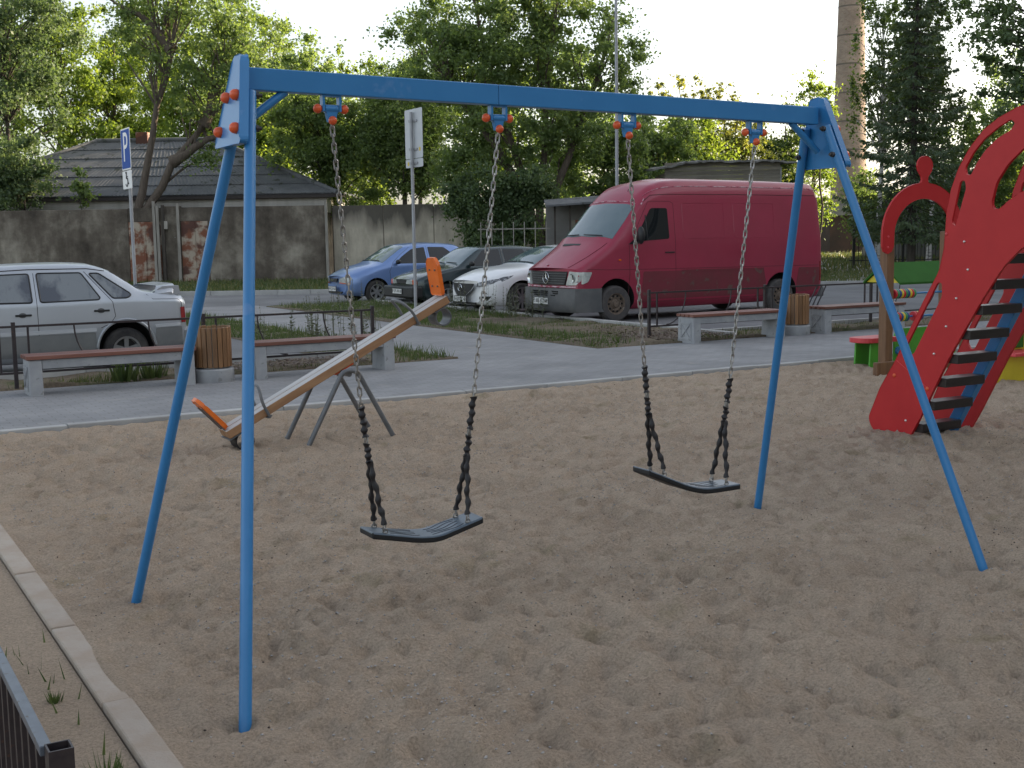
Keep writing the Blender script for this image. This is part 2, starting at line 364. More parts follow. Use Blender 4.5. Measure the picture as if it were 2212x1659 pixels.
def sandm(nt, N, L, b, v):
    c = _ramp(N, L, _noise(N, L, v, 1.1, 6, 0.65), (0.34, (0.485, 0.376, 0.278)), (0.66, (0.575, 0.454, 0.340)))
    olive = _ramp(N, L, _noise(N, L, v, 2.3, 4), (0.60, (0, 0, 0)), (0.70, (1, 1, 1)))
    mo = N.new('ShaderNodeMath'); mo.operation = 'MULTIPLY'; mo.inputs[1].default_value = 0.45; L.new(olive, mo.inputs[0])
    c = _mix(N, L, mo.outputs[0], c, (0.30, 0.245, 0.135))
    g = _noise(N, L, v, 85, 6, 0.8)
    c = _mix(N, L, 0.75, c, _ramp(N, L, g, (0.30, (0.45, 0.43, 0.41)), (0.50, (1.0, 1.0, 1.0)), (0.70, (1.45, 1.43, 1.40))), 'MULTIPLY')
    vo = N.new('ShaderNodeTexVoronoi'); vo.inputs['Scale'].default_value = 75; L.new(v, vo.inputs['Vector'])
    sp = _ramp(N, L, vo.outputs['Distance'], (0.10, (1, 1, 1)), (0.20, (0, 0, 0)))
    gate = _ramp(N, L, _noise(N, L, v, 14, 3), (0.54, (0, 0, 0)), (0.62, (1, 1, 1)))
    sg = _mix(N, L, 1.0, sp, gate, 'MULTIPLY')
    pc = _ramp(N, L, vo.outputs['Color'], (0.35, (0.16, 0.13, 0.11)), (0.62, (0.50, 0.47, 0.44)))
    c = _mix(N, L, sg, c, pc)
    L.new(c, b.inputs['Base Color'])
    n0 = _bump(N, L, b, _noise(N, L, v, 11, 6, 0.7), 0.55, 0.035)
    n1 = _bump(N, L, b, _noise(N, L, v, 32, 6, 0.8), 1.0, 0.034, n0)
    _bump(N, L, b, g, 0.9, 0.012, n1)
groundmat('sand', sandm)
def pathm(nt, N, L, b, v):
    br = N.new('ShaderNodeTexBrick'); br.inputs['Scale'].default_value = 1.0; br.inputs['Brick Width'].default_value = 0.2; br.inputs['Row Height'].default_value = 0.1
    br.inputs['Mortar Size'].default_value = 0.006; br.inputs['Mortar Smooth'].default_value = 0.3; br.inputs['Bias'].default_value = 0.0
    br.inputs['Color1'].default_value = (0.245, 0.248, 0.254, 1); br.inputs['Color2'].default_value = (0.278, 0.281, 0.286, 1); br.inputs['Mortar'].default_value = (0.205, 0.20, 0.195, 1)
    L.new(v, br.inputs['Vector'])
    c = _mix(N, L, 1.0, br.outputs['Color'], _ramp(N, L, _noise(N, L, v, 0.9, 6), (0.35, (0.82, 0.82, 0.82)), (0.65, (1.10, 1.09, 1.08))), 'MULTIPLY')
    d = _ramp(N, L, _noise(N, L, v, 2.4, 6, .7), (0.58, (0, 0, 0)), (0.75, (1, 1, 1)))
    c = _mix(N, L, d, c, (0.31, 0.295, 0.27)); L.new(c, b.inputs['Base Color'])
    _bump(N, L, b, _noise(N, L, v, 60, 4), 0.3, 0.004)
groundmat('paving', pathm, 0.9)
def asphm(nt, N, L, b, v):
    c = _ramp(N, L, _noise(N, L, v, 0.5, 7, .65), (0.35, (0.145, 0.147, 0.152)), (0.66, (0.215, 0.217, 0.222)))
    c = _mix(N, L, 0.6, c, _ramp(N, L, _noise(N, L, v, 60, 4), (0.3, (0.6, 0.6, 0.6)), (0.7, (1.25, 1.25, 1.25))), 'MULTIPLY')
    L.new(c, b.inputs['Base Color']); _bump(N, L, b, _noise(N, L, v, 90, 4), 0.4, 0.006)
groundmat('asphalt', asphm, 0.9)
def soilm(nt, N, L, b, v):
    c = _ramp(N, L, _noise(N, L, v, 1.6, 6, .65), (0.34, (0.135, 0.105, 0.078)), (0.52, (0.175, 0.145, 0.105)), (0.68, (0.085, 0.105, 0.045)))
    c = _mix(N, L, 0.7, c, _ramp(N, L, _noise(N, L, v, 30, 6, .7), (0.3, (0.5, 0.5, 0.5)), (0.7, (1.45, 1.42, 1.4))), 'MULTIPLY')
    L.new(c, b.inputs['Base Color']); _bump(N, L, b, _noise(N, L, v, 22, 6, .7), 0.8, 0.03)
groundmat('soil', soilm)
def lawnm(nt, N, L, b, v):
    c = _ramp(N, L, _noise(N, L, v, 0.5, 7, .65), (0.36, (0.045, 0.075, 0.022)), (0.66, (0.095, 0.115, 0.045)))
    c = _mix(N, L, 0.7, c, _ramp(N, L, _noise(N, L, v, 14, 6, .7), (0.3, (0.5, 0.5, 0.5)), (0.7, (1.4, 1.4, 1.4))), 'MULTIPLY')
    L.new(c, b.inputs['Base Color']); _bump(N, L, b, _noise(N, L, v, 12, 6, .7), 0.8, 0.05)
groundmat('lawn', lawnm)
def dirtm(nt, N, L, b, v):
    c = _ramp(N, L, _noise(N, L, v, 0.7, 7, .65), (0.36, (0.27, 0.25, 0.23)), (0.66, (0.36, 0.345, 0.325)))
    L.new(c, b.inputs['Base Color'])
groundmat('pale_dirt', dirtm)

def sheet(name, pts, z, mat, **kw):
    g = Geo(); g.add([(p[0], p[1], z) for p in pts], [tuple(range(len(pts)))]); return obj(name, g, mat, **kw)
sheet('ground', [(-500, -500), (500, -500), (500, 900), (-500, 900)], -0.10, 'soil', kind='structure')
P = [G(-34, 15.72), G(46.7, 15.72)]
sheet('asphalt', [(P[0].x, P[0].y), (P[1].x, P[1].y), (-62, 37.08)], 0.0, 'asphalt', kind='structure')
g = Geo(); g.box(-90, 90, 37.24, 130, -0.09, 0.10); obj('verge', g, 'lawn', kind='structure')
g = Geo()
for i in range(-30, 34): g.box(i * 1.0 + 0.006, i * 1.0 + 0.994, 37.09, 37.235, -0.09, 0.135 + 0.006 * random.random())
obj('kerb', g, 'kerb_stone', kind='structure')
sheet('dirt_path', [(9.5, 37.3), (14.2, 37.3), (17.5, 48), (21.5, 62), (19.2, 74), (13.5, 58), (12.2, 47)], 0.106, 'pale_dirt', kind='structure')

# sand: a real height field, finer than footprints
def fnoise(nx, ny, d, lam, seed):
    r = np.random.default_rng(seed); w = r.standard_normal((nx, ny))
    fx = np.fft.fftfreq(nx, d)[:, None]; fy = np.fft.rfftfreq(ny, d)[None, :]
    k = np.sqrt(fx**2 + fy**2) * lam
    f = np.fft.rfft2(w) * np.exp(-(k**2) * 1.2) * (k + 0.05)
    o = np.fft.irfft2(f, (nx, ny)); return o / o.std()
s0, s1, t0, t1, dd = 0.79, 13.6, -0.6, 11.345, 0.0325
nx = int((s1 - s0) / dd) + 1; ny = int((t1 - t0) / dd) + 1
S_, T_ = np.meshgrid(np.linspace(s0, s1, nx), np.linspace(t0, t1, ny), indexing='ij')
n20 = fnoise(nx, ny, dd, 0.22, 1); n09 = fnoise(nx, ny, dd, 0.10, 2); n60 = fnoise(nx, ny, dd, 0.9, 3)
Z = 0.0105 * n20 + 0.0078 * n09 + 0.010 * n60 + 0.0038 * fnoise(nx, ny, dd, .065, 4)
Z = np.where(Z > 0, Z, Z * 1.25)
pr = np.random.default_rng(11)
for _ in range(700):                                    # dents and scuffs left by feet
    a, c = pr.uniform(s0, s1), pr.uniform(t0, t1); an = pr.uniform(0, pi); l, w = pr.uniform(.07, .15), pr.uniform(.035, .065); dp = pr.uniform(.008, .024)
    i0, i1 = np.searchsorted(S_[:, 0], [a - .5, a + .5]); j0, j1 = np.searchsorted(T_[0], [c - .5, c + .5])
    ds = S_[i0:i1, j0:j1] - a; dt = T_[i0:i1, j0:j1] - c
    p = ds * cos(an) + dt * sin(an); q = -ds * sin(an) + dt * cos(an); rr = (p / l)**2 + (q / w)**2
    Z[i0:i1, j0:j1] += -dp * np.exp(-rr) + dp * 0.55 * np.exp(-((np.sqrt(rr) - 1.7) / .45)**2)
edge = np.clip(np.minimum.reduce([(S_ - .94) / .35, (t1 - T_) / .25, np.ones_like(S_)]), 0, 1)
Z = Z * (0.35 + 0.65 * edge) + (1 - edge) * 0.006
kz = np.clip((.975 - S_) / .05, 0, 1); Z = Z * (1 - kz) + kz * (.0290 - (.945 - S_) * .45 + .0028 * fnoise(nx, ny, dd, .9, 9))   # sand drifted over the kerb
out_ = np.clip((.845 - S_) / .03, 0, 1); Z = Z * (1 - out_) + out_ * (-.02)
def sand_z(x, y):
    p = Vector((x, y, 0)); s, t = p.dot(E1), p.dot(E2)
    i = int(round((s - s0) / dd)); j = int(round((t - t0) / dd))
    return float(Z[min(max(i, 0), nx - 1), min(max(j, 0), ny - 1)])
V = np.stack([S_.ravel(), T_.ravel(), Z.ravel()], 1)
idx = np.arange(nx * ny).reshape(nx, ny)
F = np.stack([idx[:-1, :-1].ravel(), idx[1:, :-1].ravel(), idx[1:, 1:].ravel(), idx[:-1, 1:].ravel()], 1)
so = np_mesh('sand', V, F, 'sand', kind='structure'); so.rotation_euler = (0, 0, YA)
so.data.polygons.foreach_set('use_smooth', [True] * len(so.data.polygons))
# pebbles
def pebbles(name, n, seed, smin, smax, mat, clumped):
    r = np.random.default_rng(seed); vs = []; fs = []; at = []
    cl = [(r.uniform(1.2, 9), r.uniform(2.0, 10)) for _ in range(60)]
    base = np.array([(1,0,0),(0,1,0),(-1,0,0),(0,-1,0),(0,0,.7),(0,0,-.7)], float)
    tri = np.array([(0,1,4),(1,2,4),(2,3,4),(3,0,4),(1,0,5),(2,1,5),(3,2,5),(0,3,5)])
    for i in range(n):
        if r.random() < clumped:
            c = cl[r.integers(len(cl))]; a, b = c[0] + r.normal(0, .25), c[1] + r.normal(0, .25)
        else: a, b = r.uniform(1.0, 10), r.uniform(1.5, 11.2)
        a = min(max(a, 0.98), 13); b = min(max(b, -.4), 11.3)
        p = G(a, b); z = sand_z(p.x, p.y); sz = r.uniform(smin, smax)
        m = base * sz * r.uniform(.6, 1.3, (6, 1)); an = r.uniform(0, pi)
        R = np.array([[cos(an), -sin(an), 0], [sin(an), cos(an), 0], [0, 0, 1]])
        vs.append(m @ R.T + np.array([p.x, p.y, z + sz * .25])); fs.append(tri + 6 * i); at += [r.random()] * 8
    return np_mesh(name, np.concatenate(vs), np.concatenate(fs), mat, np.array(at), kind='stuff', label='small pale pebbles scattered over the sand', cat='pebbles')
pebbles('pebbles', 14000, 3, .0025, .008, 'pebble', 0.5)
pebbles('twig_debris', 2600, 5, .002, .006, 'twig_dark', 0.6)['label'] = 'dark crumbs and bark bits scattered over the sand'

# path of small concrete setts, one sheet with the branch to the road
g = Geo(); g.box(-10, 30, 11.465, 14.60, -0.09, 0.025); g.box(7.62, 9.86, 14.60, 30.0, -0.09, 0.0251)
obj('path', g, 'paving', rot=(0, 0, YA), kind='structure')
def kerb_run(name, a, b, w, z0, z1, mat, axis, c, ln=1.0, jit=0.006):
    """row of kerb stones; axis 's' runs along s at t=c, axis 't' runs along t at s=c"""
    root = obj(name, Geo().box(*((a, b, c + .012, c + w - .012) if axis == 's' else (c + .012, c + w - .012, a, b)), z0, z1 - .02), mat, rot=(0, 0, YA), kind='structure')
    n = int((b - a) / ln); me = None
    for i in range(n):
        dz = random.uniform(-jit, jit)
        if me is None:
            gg = Geo(); gg.box(0.004, ln - 0.004, 0, w, z0, z1) if axis == 's' else gg.box(0, w, 0.004, ln - 0.004, z0, z1)
            me = mkmesh('kerbstone', gg, mat, bevel=0.008)
        obj('kerbstone', me, None, root, loc=(a + i * ln, c, dz) if axis == 's' else (c, a + i * ln, dz), rot=(0, 0, random.uniform(-.003, .003)))
    return root
kerb_run('kerb', -2, 14, 0.10, -0.09, 0.045, 'kerb_stone', 's', 11.36)
kerb_run('kerb', -0.6, 11.4, 0.105, -0.09, 0.024, 'sandy_kerb', 't', 0.832, jit=0.004)
kerb_run('kerb', -9, 7, 0.10, -0.09, 0.12, 'kerb_stone', 's', 15.62)
kerb_run('kerb', 15, 29, 0.11, -0.09, 0.10, 'kerb_stone', 't', 12.64)
kerb_run('kerb', 12.8, 27.8, 0.10, -0.09, 0.10, 'kerb_stone', 's', 15.62)
# planted strips and islands between path and parking
def island(name, a, b, c, d, z, mat='soil'):
    n = 40; ss = np.linspace(a, b, max(3, int((b - a) / .12))); tt = np.linspace(c, d, max(3, int((d - c) / .12)))
    A, B = np.meshgrid(ss, tt, indexing='ij'); h = z + fnoise(len(ss), len(tt), .12, .7, int(a * 100) % 97 + 3) * 0.016
    h[0, :] = h[-1, :] = h[:, 0] = h[:, -1] = -.09; h[1, :] = np.minimum(h[1, :], z); A[1, :] = a + .004; A[-2, :] = b - .004; B[:, 1] = c + .004; B[:, -2] = d - .004
    V = np.stack([A.ravel(), B.ravel(), h.ravel()], 1); ix = np.arange(A.size).reshape(A.shape)
    F = np.stack([ix[:-1, :-1].ravel(), ix[1:, :-1].ravel(), ix[1:, 1:].ravel(), ix[:-1, 1:].ravel()], 1)
    o = np_mesh(name, V, F, mat, kind='structure'); o.rotation_euler = (0, 0, YA)
    o.data.polygons.foreach_set('use_smooth', [True] * len(F)); return o
island('soil_strip', -9, 7.61, 14.605, 15.61, 0.045)
island('soil_strip', 6.3, 7.61, 15.73, 28, 0.035)
island('soil_strip', 9.87, 12.63, 14.605, 29, 0.05)
island('soil_strip', 12.64, 27, 14.605, 15.61, 0.05)
g = Geo(); g.box(-9, 0.825, -3, 11.345, -0.09, 0.004); obj('soil_strip', g, 'sand', rot=(0, 0, YA), kind='structure')

# grass blades: one uncountable mass per patch
def blades(name, rects, n, hmin, hmax, w, mat, seed, label, z=0.03, patch=0.0, world=False):
    r = np.random.default_rng(seed); area = np.array([(b - a) * (d - c) for a, b, c, d in rects]); area = area / area.sum()
    k = r.choice(len(rects), n, p=area); R = np.array(rects)[k]
    a = R[:, 0] + r.random(n) * (R[:, 1] - R[:, 0]); c = R[:, 2] + r.random(n) * (R[:, 3] - R[:, 2])
    if patch > 0:
        f = np.sin(a * 2.1 + 1.3 * np.sin(c * 1.7 + seed)) + np.sin(c * 2.7 + 1.1 * np.sin(a * 1.3)) + r.normal(0, .5, n)
        keep = f > patch; a, c = a[keep], c[keep]; n = len(a)
    if world: x, y = a, c
    else: x = a * E1.x + c * E2.x; y = a * E1.y + c * E2.y
    h = r.uniform(hmin, hmax, n) * r.uniform(.6, 1, n); an = r.uniform(0, 2 * pi, n); ln = r.uniform(.1, .7, n) * h; ww = w * r.uniform(.6, 1.3, n)
    la = r.uniform(0, 2 * pi, n); px, py = np.cos(an) * ww / 2, np.sin(an) * ww / 2
    V = np.empty((n, 3, 3)); V[:, 0] = np.stack([x - px, y - py, np.full(n, z - .02)], 1); V[:, 1] = np.stack([x + px, y + py, np.full(n, z - .02)], 1)
    V[:, 2] = np.stack([x + np.cos(la) * ln, y + np.sin(la) * ln, z + h], 1)
    return np_mesh(name, V.reshape(-1, 3), np.arange(3 * n).reshape(n, 3), mat, r.random(n), kind='stuff', label=label, cat='grass')
blades('grass', [(-6, 7.5, 14.65, 15.6), (9.9, 12.6, 14.65, 28), (12.7, 22, 14.65, 15.6)], 42000, .03, .11, .016, 'grass_blade', 21, 'patchy dry grass growing in the strips behind the benches', patch=0.15)
blades('grass', [(6.35, 7.55, 15.8, 27), (10, 12.5, 21, 28.5), (7.0, 7.6, 14.7, 15.6), (9.9, 10.8, 14.9, 21)], 17000, .06, .2, .018, 'grass_lush', 22, 'green grass along the parking bays', patch=-0.2)
blades('grass', [(-40, 30, 37.3, 47)], 52000, .06, .2, .05, 'grass_blade', 23, 'lush grass verge in front of the old wall', z=0.1, world=True)
blades('grass', [(-.3, .80, 1.5, 11)], 900, .03, .12, .010, 'grass_lush', 24, 'sparse grass blades by the kerb of the sandpit', z=0.01, patch=0.5)
blades('grass', [(9, 40, 47, 80)], 20000, .1, .4, .08, 'grass_blade', 25, 'rough grass beside the pale dirt path', z=0.1, world=True)
def litter(name, rects, n, seed, label):
    r = np.random.default_rng(seed); k = r.integers(len(rects), size=n); R = np.array(rects)[k]
    a = R[:, 0] + r.random(n) * (R[:, 1] - R[:, 0]); c = R[:, 2] + r.random(n) * (R[:, 3] - R[:, 2])
    x = a * E1.x + c * E2.x; y = a * E1.y + c * E2.y; an = r.uniform(0, 2 * pi, n); sz = r.uniform(.012, .035, n)
    V = np.empty((n, 4, 3))
    for i, (p, q) in enumerate(((-1, 0), (0, -.6), (1, 0), (0, .6))):
        V[:, i, 0] = x + sz * (p * np.cos(an) - q * np.sin(an)); V[:, i, 1] = y + sz * (p * np.sin(an) + q * np.cos(an)); V[:, i, 2] = .075 + r.uniform(0, .02, n)
    return np_mesh(name, V.reshape(-1, 3), np.arange(4 * n).reshape(n, 4), 'dry_leaf', r.random(n), kind='stuff', label=label, cat='leaf litter')
litter('leaf_litter', [(9.9, 12.5, 14.7, 17.5), (11.0, 12.6, 14.7, 16.2), (4.5, 6.4, 14.7, 15.5)], 2600, 31, 'dry brown leaf litter on the soil beside the path')
# ------------------------------------------------------------------ swing frame
SWA = radians(29.2556); SWC = (0.273, 5.743, 0.0)
frame = thing('swing_set', 'blue steel swing frame with long top beam and four splayed legs standing in the sand', 'swing frame', SWC, SWA)
zb = lambda x: 2.216 - 0.016 * x
g = Geo(); BH = 0.088
for x0, x1 in ((-1.514, -0.372), (-0.370, 1.502)):       # welded from two lengths: the joint shows as a fine line
    v = [(x, y, zb(x) + z) for x in (x0, x1) for y, z in ((-.028, 0), (.028, 0), (.028, BH), (-.028, BH))]
    g.add(v, [(0,1,2,3),(7,6,5,4),(0,4,5,1),(1,5,6,2),(2,6,7,3),(3,7,4,0)])
obj('crossbeam', g, 'blue_paint', frame, bevel=0.004)
legx = lambda z: 1.505 + 0.160 * (2.215 - z)
legy = lambda z: 0.062 + 0.3476 * (2.215 - z)
for sx in (-1, 1):
    ztop = zb(sx * 1.5) - 0.012
    for sy in (-1, 1):
        g = Geo().tube([(sx * legx(-.12), sy * legy(-.12), -.12), (sx * legx(ztop), sy * legy(ztop), ztop)], 0.0225, 16)
        obj('leg', g, 'blue_paint', frame, smooth=40)
    dz = zb(sx * 1.5) - 2.216
    out = fillet([(-.048, 2.352 + dz), (.048, 2.352 + dz), (.172, 1.995 + dz), (-.172, 1.995 + dz)], 0.03, 3, True)
    me = mkmesh('gusset_plate', prism(out, lambda a, b, d: (sx * (legx(b) + .0235 + d), a, b), 0.03), 'blue_paint', None, 0.004)
    obj('gusset_plate', fixn(me), None, frame)
    for z, in ((2.190,), (2.058,)):
        for sy in (-1, 1):
            z_ = z + dz; px = legx(z_) + .0535
            b = Geo().lathe([(.021, 0), (.0225, .008), (.0205, .020), (.013, .029), (.001, .032)], 14, 'x', (0, 0, 0))
            b.xf(Matrix.Diagonal((sx, 1, 1)).to_4x4()); b.xf(Matrix.Translation((sx * (px - .002), sy * (legy(z_)), z_)))
            obj('bolt_cap', fixn(mkmesh('bolt_cap', b, 'orange_plastic', 40)), None, frame)
            n = Geo().lathe([(.014, 0), (.014, .014), (.008, .016), (.008, .026)], 8, 'x')
            n.xf(Matrix.Diagonal((-sx, 1, 1)).to_4x4()); n.xf(Matrix.Translation((sx * (legx(z_) - .020), sy * legy(z_), z_)))
            obj('nut', fixn(mkmesh('nut', n, 'dark_nut')), None, frame)
    a = (sx * 1.34, 0, zb(sx * 1.34) + .004); b = (sx * 1.522, 0, zb(sx * 1.5) - .135)
    obj('brace', Geo().tube([a, b], 0.017, 12), 'blue_paint', frame, smooth=40)
HX = (-1.147, -0.364, 0.330, 1.100)
def hanger(x):
    z = zb(x)
    g = Geo()
    for d in (-.036, .036): g.box(x + d - .005, x + d + .005, -.016, .016, z - .066, z + .002)
    g.box(x - .0308, x + .0308, -.016, .016, z - .006, z + .0005)
    h = obj('hanger', g, 'blue_paint', frame)
    b = Geo().lathe([(.017, -.028), (.017, .028)], 14, 'x', (x, 0, z - .055))
    b.add([(x + a, y, zz) for zz, w in ((z - .055, .028), (z - .108, .015)) for a, y in ((-w, -.012), (w, -.012), (w, .012), (-w, .012))],
          [(0,1,2,3),(7,6,5,4),(0,4,5,1),(1,5,6,2),(2,6,7,3),(3,7,4,0)])
    obj('swivel', fixn(mkmesh('swivel', b, 'blue_paint', 40)), None, h)
    for d in (-.058, .058): obj('swivel_cap', Geo().ball((x + d, 0, z - .055), .0195), 'orange_plastic', h, smooth=60)
    obj('swivel_cap', Geo().ball((x, -.016, z - .103), .0185), 'orange_plastic', h, smooth=60)
for x in HX: hanger(x)

# ------------------------------------------------------------------ swings
PITCH_L = 0.034
def link_mesh():
    hl, hw = 0.0150, 0.0076; p = []
    for i in range(5): a = -pi / 2 + pi * i / 4; p.append((hw * sin(a) * 1.0, 0, 0))
    path = [(hw * cos(a), 0, hl + hw * sin(a)) for a in (0, pi/4, pi/2, 3*pi/4, pi)] + [(hw * cos(a), 0, -hl + hw * sin(a)) for a in (pi, 5*pi/4, 3*pi/2, 7*pi/4, 2*pi)]
    return mkmesh('link', Geo().tube(path, 0.0036, 5, closed=True), 'chain_steel', 60)
LINK = link_mesh()
def sleeve(a, b, r0, lumps, wob, seed):
    r = random.Random(seed); a = Vector(a); b = Vector(b); n = lumps * 5; path = []; rad = []
    for i in range(n + 1):
        t = i / n; ph = 2 * pi * lumps * t
        path.append(a.lerp(b, t) + Vector((wob * sin(ph / 2 + seed), wob * cos(ph / 2 + seed), 0)) * (1 if 0 < i < n else 0))
        rad.append(r0 * (1 + .30 * cos(ph) * r.uniform(.7, 1.2)))
    return Geo().tube(path, rad, 8)
def swing(label, xs, tops, mids, forks, ends, seat):
    cx = (seat[0][0] + seat[-1][0]) / 2
    root = thing('swing', label, 'swing', Matrix.Translation(SWC) @ Matrix.Rotation(SWA, 4, 'Z') @ Vector((cx, 0, 0)), SWA, 'swings hanging from the blue frame')
    sh = Vector((-cx, 0, 0))
    # seat
    pts = fillet(seat, 0.10, 5); th = .030; hw = .085
    g = Geo(); k = len(pts); V = []
    for i, (x, z) in enumerate(pts):
        e = min(i, k - 1 - i); w = hw if e > 0 else hw - .012
        V += [(x - cx, -w, z - th), (x - cx, w, z - th), (x - cx, w, z), (x - cx, -w, z)]
    Fc = [(0,1,2,3)] + [(i*4 + a, (i+1)*4 + a, (i+1)*4 + (a+1) % 4, i*4 + (a+1) % 4) for i in range(k - 1) for a in range(4)] + [tuple(4*(k-1) + j for j in (3,2,1,0))]
    g.add(V, Fc); me = fixn(mkmesh('seat', g, ['seat_sky_sheen', 'seat_edge'], None, 0.007))
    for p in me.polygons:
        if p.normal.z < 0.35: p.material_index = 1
    st = obj('seat', me, None, root)
    def zt(x):
        for (a, b), (c, d) in zip(pts[:-1], pts[1:]):
            if a - 1e-6 <= x <= c + 1e-6: return b + (d - b) * (x - a) / max(c - a, 1e-6)
        return pts[-1][1]
    x0, x1 = seat[0][0] + .075, seat[-1][0] - .075
    for j, y in enumerate((-.055, -.028, 0, .028, .055)):
        for a, b in ((0.04 + .03 * (j % 2), .40 - .02 * (j % 2)), (.56 + .02 * (j % 2), .95 - .03 * (j % 2))):
            pp = []
            for i in range(9):
                u = a + (b - a) * i / 8; x = x0 + (x1 - x0) * u
                pp.append((x - cx, y + .009 * sin(2 * pi * i / 8 + j), zt(x) - .0008))
            obj('groove', Geo().tube(pp, 0.0028, 4), 'seat_edge', st)
    for c in range(2):
        hx = xs[c]; top = Vector((hx, -.004, zb(hx) - .112)) + sh; mid = Vector((mids[c][0], 0, mids[c][1])) + sh; fork = Vector((forks[c][0], 0, forks[c][1])) + sh
        en = [Vector((ends[c][0], y, zt(ends[c][0]) + .018)) + sh for y in (-.06, .06)]
        g = Geo().tube([top + Vector((0, 0, .012)), top + Vector((0, 0, -.012))], .005, 6)
        ch = obj('chain', g, 'chain_steel', root, smooth=60)
        for e in en:
            ring = [e + Vector((.011 * cos(a), 0, -.012 + .013 * sin(a))) for a in [2 * pi * i / 10 for i in range(10)]]
            obj('eye_ring', Geo().tube(ring, .003, 5, closed=True), 'chain_steel', ch, smooth=60)
            obj('washer', Geo().lathe([(.010, 0), (.010, .004)], 8, 'z', (e.x, e.y, zt(ends[c][0]) - .0005)), 'chain_steel', ch)
        d = mid - top; n = int(d.length / PITCH_L); q = d.to_track_quat('Z', 'Y')
        for i in range(n + 1):
            p = top + d * (i / n); tw = (pi / 2 * (i % 2)) + .35 + random.uniform(-.12, .12)
            o = obj('link', LINK, None, ch, loc=p); o.rotation_euler = (q.to_matrix() @ Matrix.Rotation(tw, 3, 'Z')).to_euler()
        gap = (mid.z - fork.z) * .52
        m2 = mid.lerp(fork, .55)
        obj('sleeve', fixn(mkmesh('sleeve', sleeve(mid, m2, .0135, 4, .002, c + 1), 'black_rubber', 50)), None, ch)
        obj('sleeve', fixn(mkmesh('sleeve', sleeve(mid.lerp(fork, .66), fork, .0135, 3, .002, c + 4), 'black_rubber', 50)), None, ch)
        for i in range(2):
            o = obj('link', LINK, None, ch, loc=mid.lerp(fork, .58 + i * .05)); o.rotation_euler = (0, 0, .6 + i * 1.5)
        for i, e in enumerate(en):
            j = fork.lerp(e, .30); jj = fork.lerp(e, .93) + Vector((0, 0, .0))
            obj('sleeve', fixn(mkmesh('sleeve', sleeve(fork + Vector((0, (-.006, .006)[i], 0)), jj, .0118, 5, .003, 7 + i + c), 'black_rubber', 50)), None, ch)
            o = obj('link', LINK, None, ch, loc=fork.lerp(e, .955)); o.rotation_euler = (0, .15, .5 + i)
    return root
swing('black rubber swing seat on steel chains hanging from the left half of the blue frame', HX[:2], None,
      [(-1.054, .931), (-.512, .934)], [(-1.024, .69), (-.553, .669)], [(-.985, 0), (-.585, 0)],
      [(-1.050, .398), (-.83, .352), (-.74, .344), (-.510, .398)])
swing('black rubber swing seat on steel chains hanging from the right half, one end tilted up', HX[2:], None,
      [(.425, 1.009), (.954, .912)], [(.448, .775), (.918, .695)], [(.500, 0), (.885, 0)],
      [(.402, .514), (.64, .410), (.74, .385), (.968, .382)])

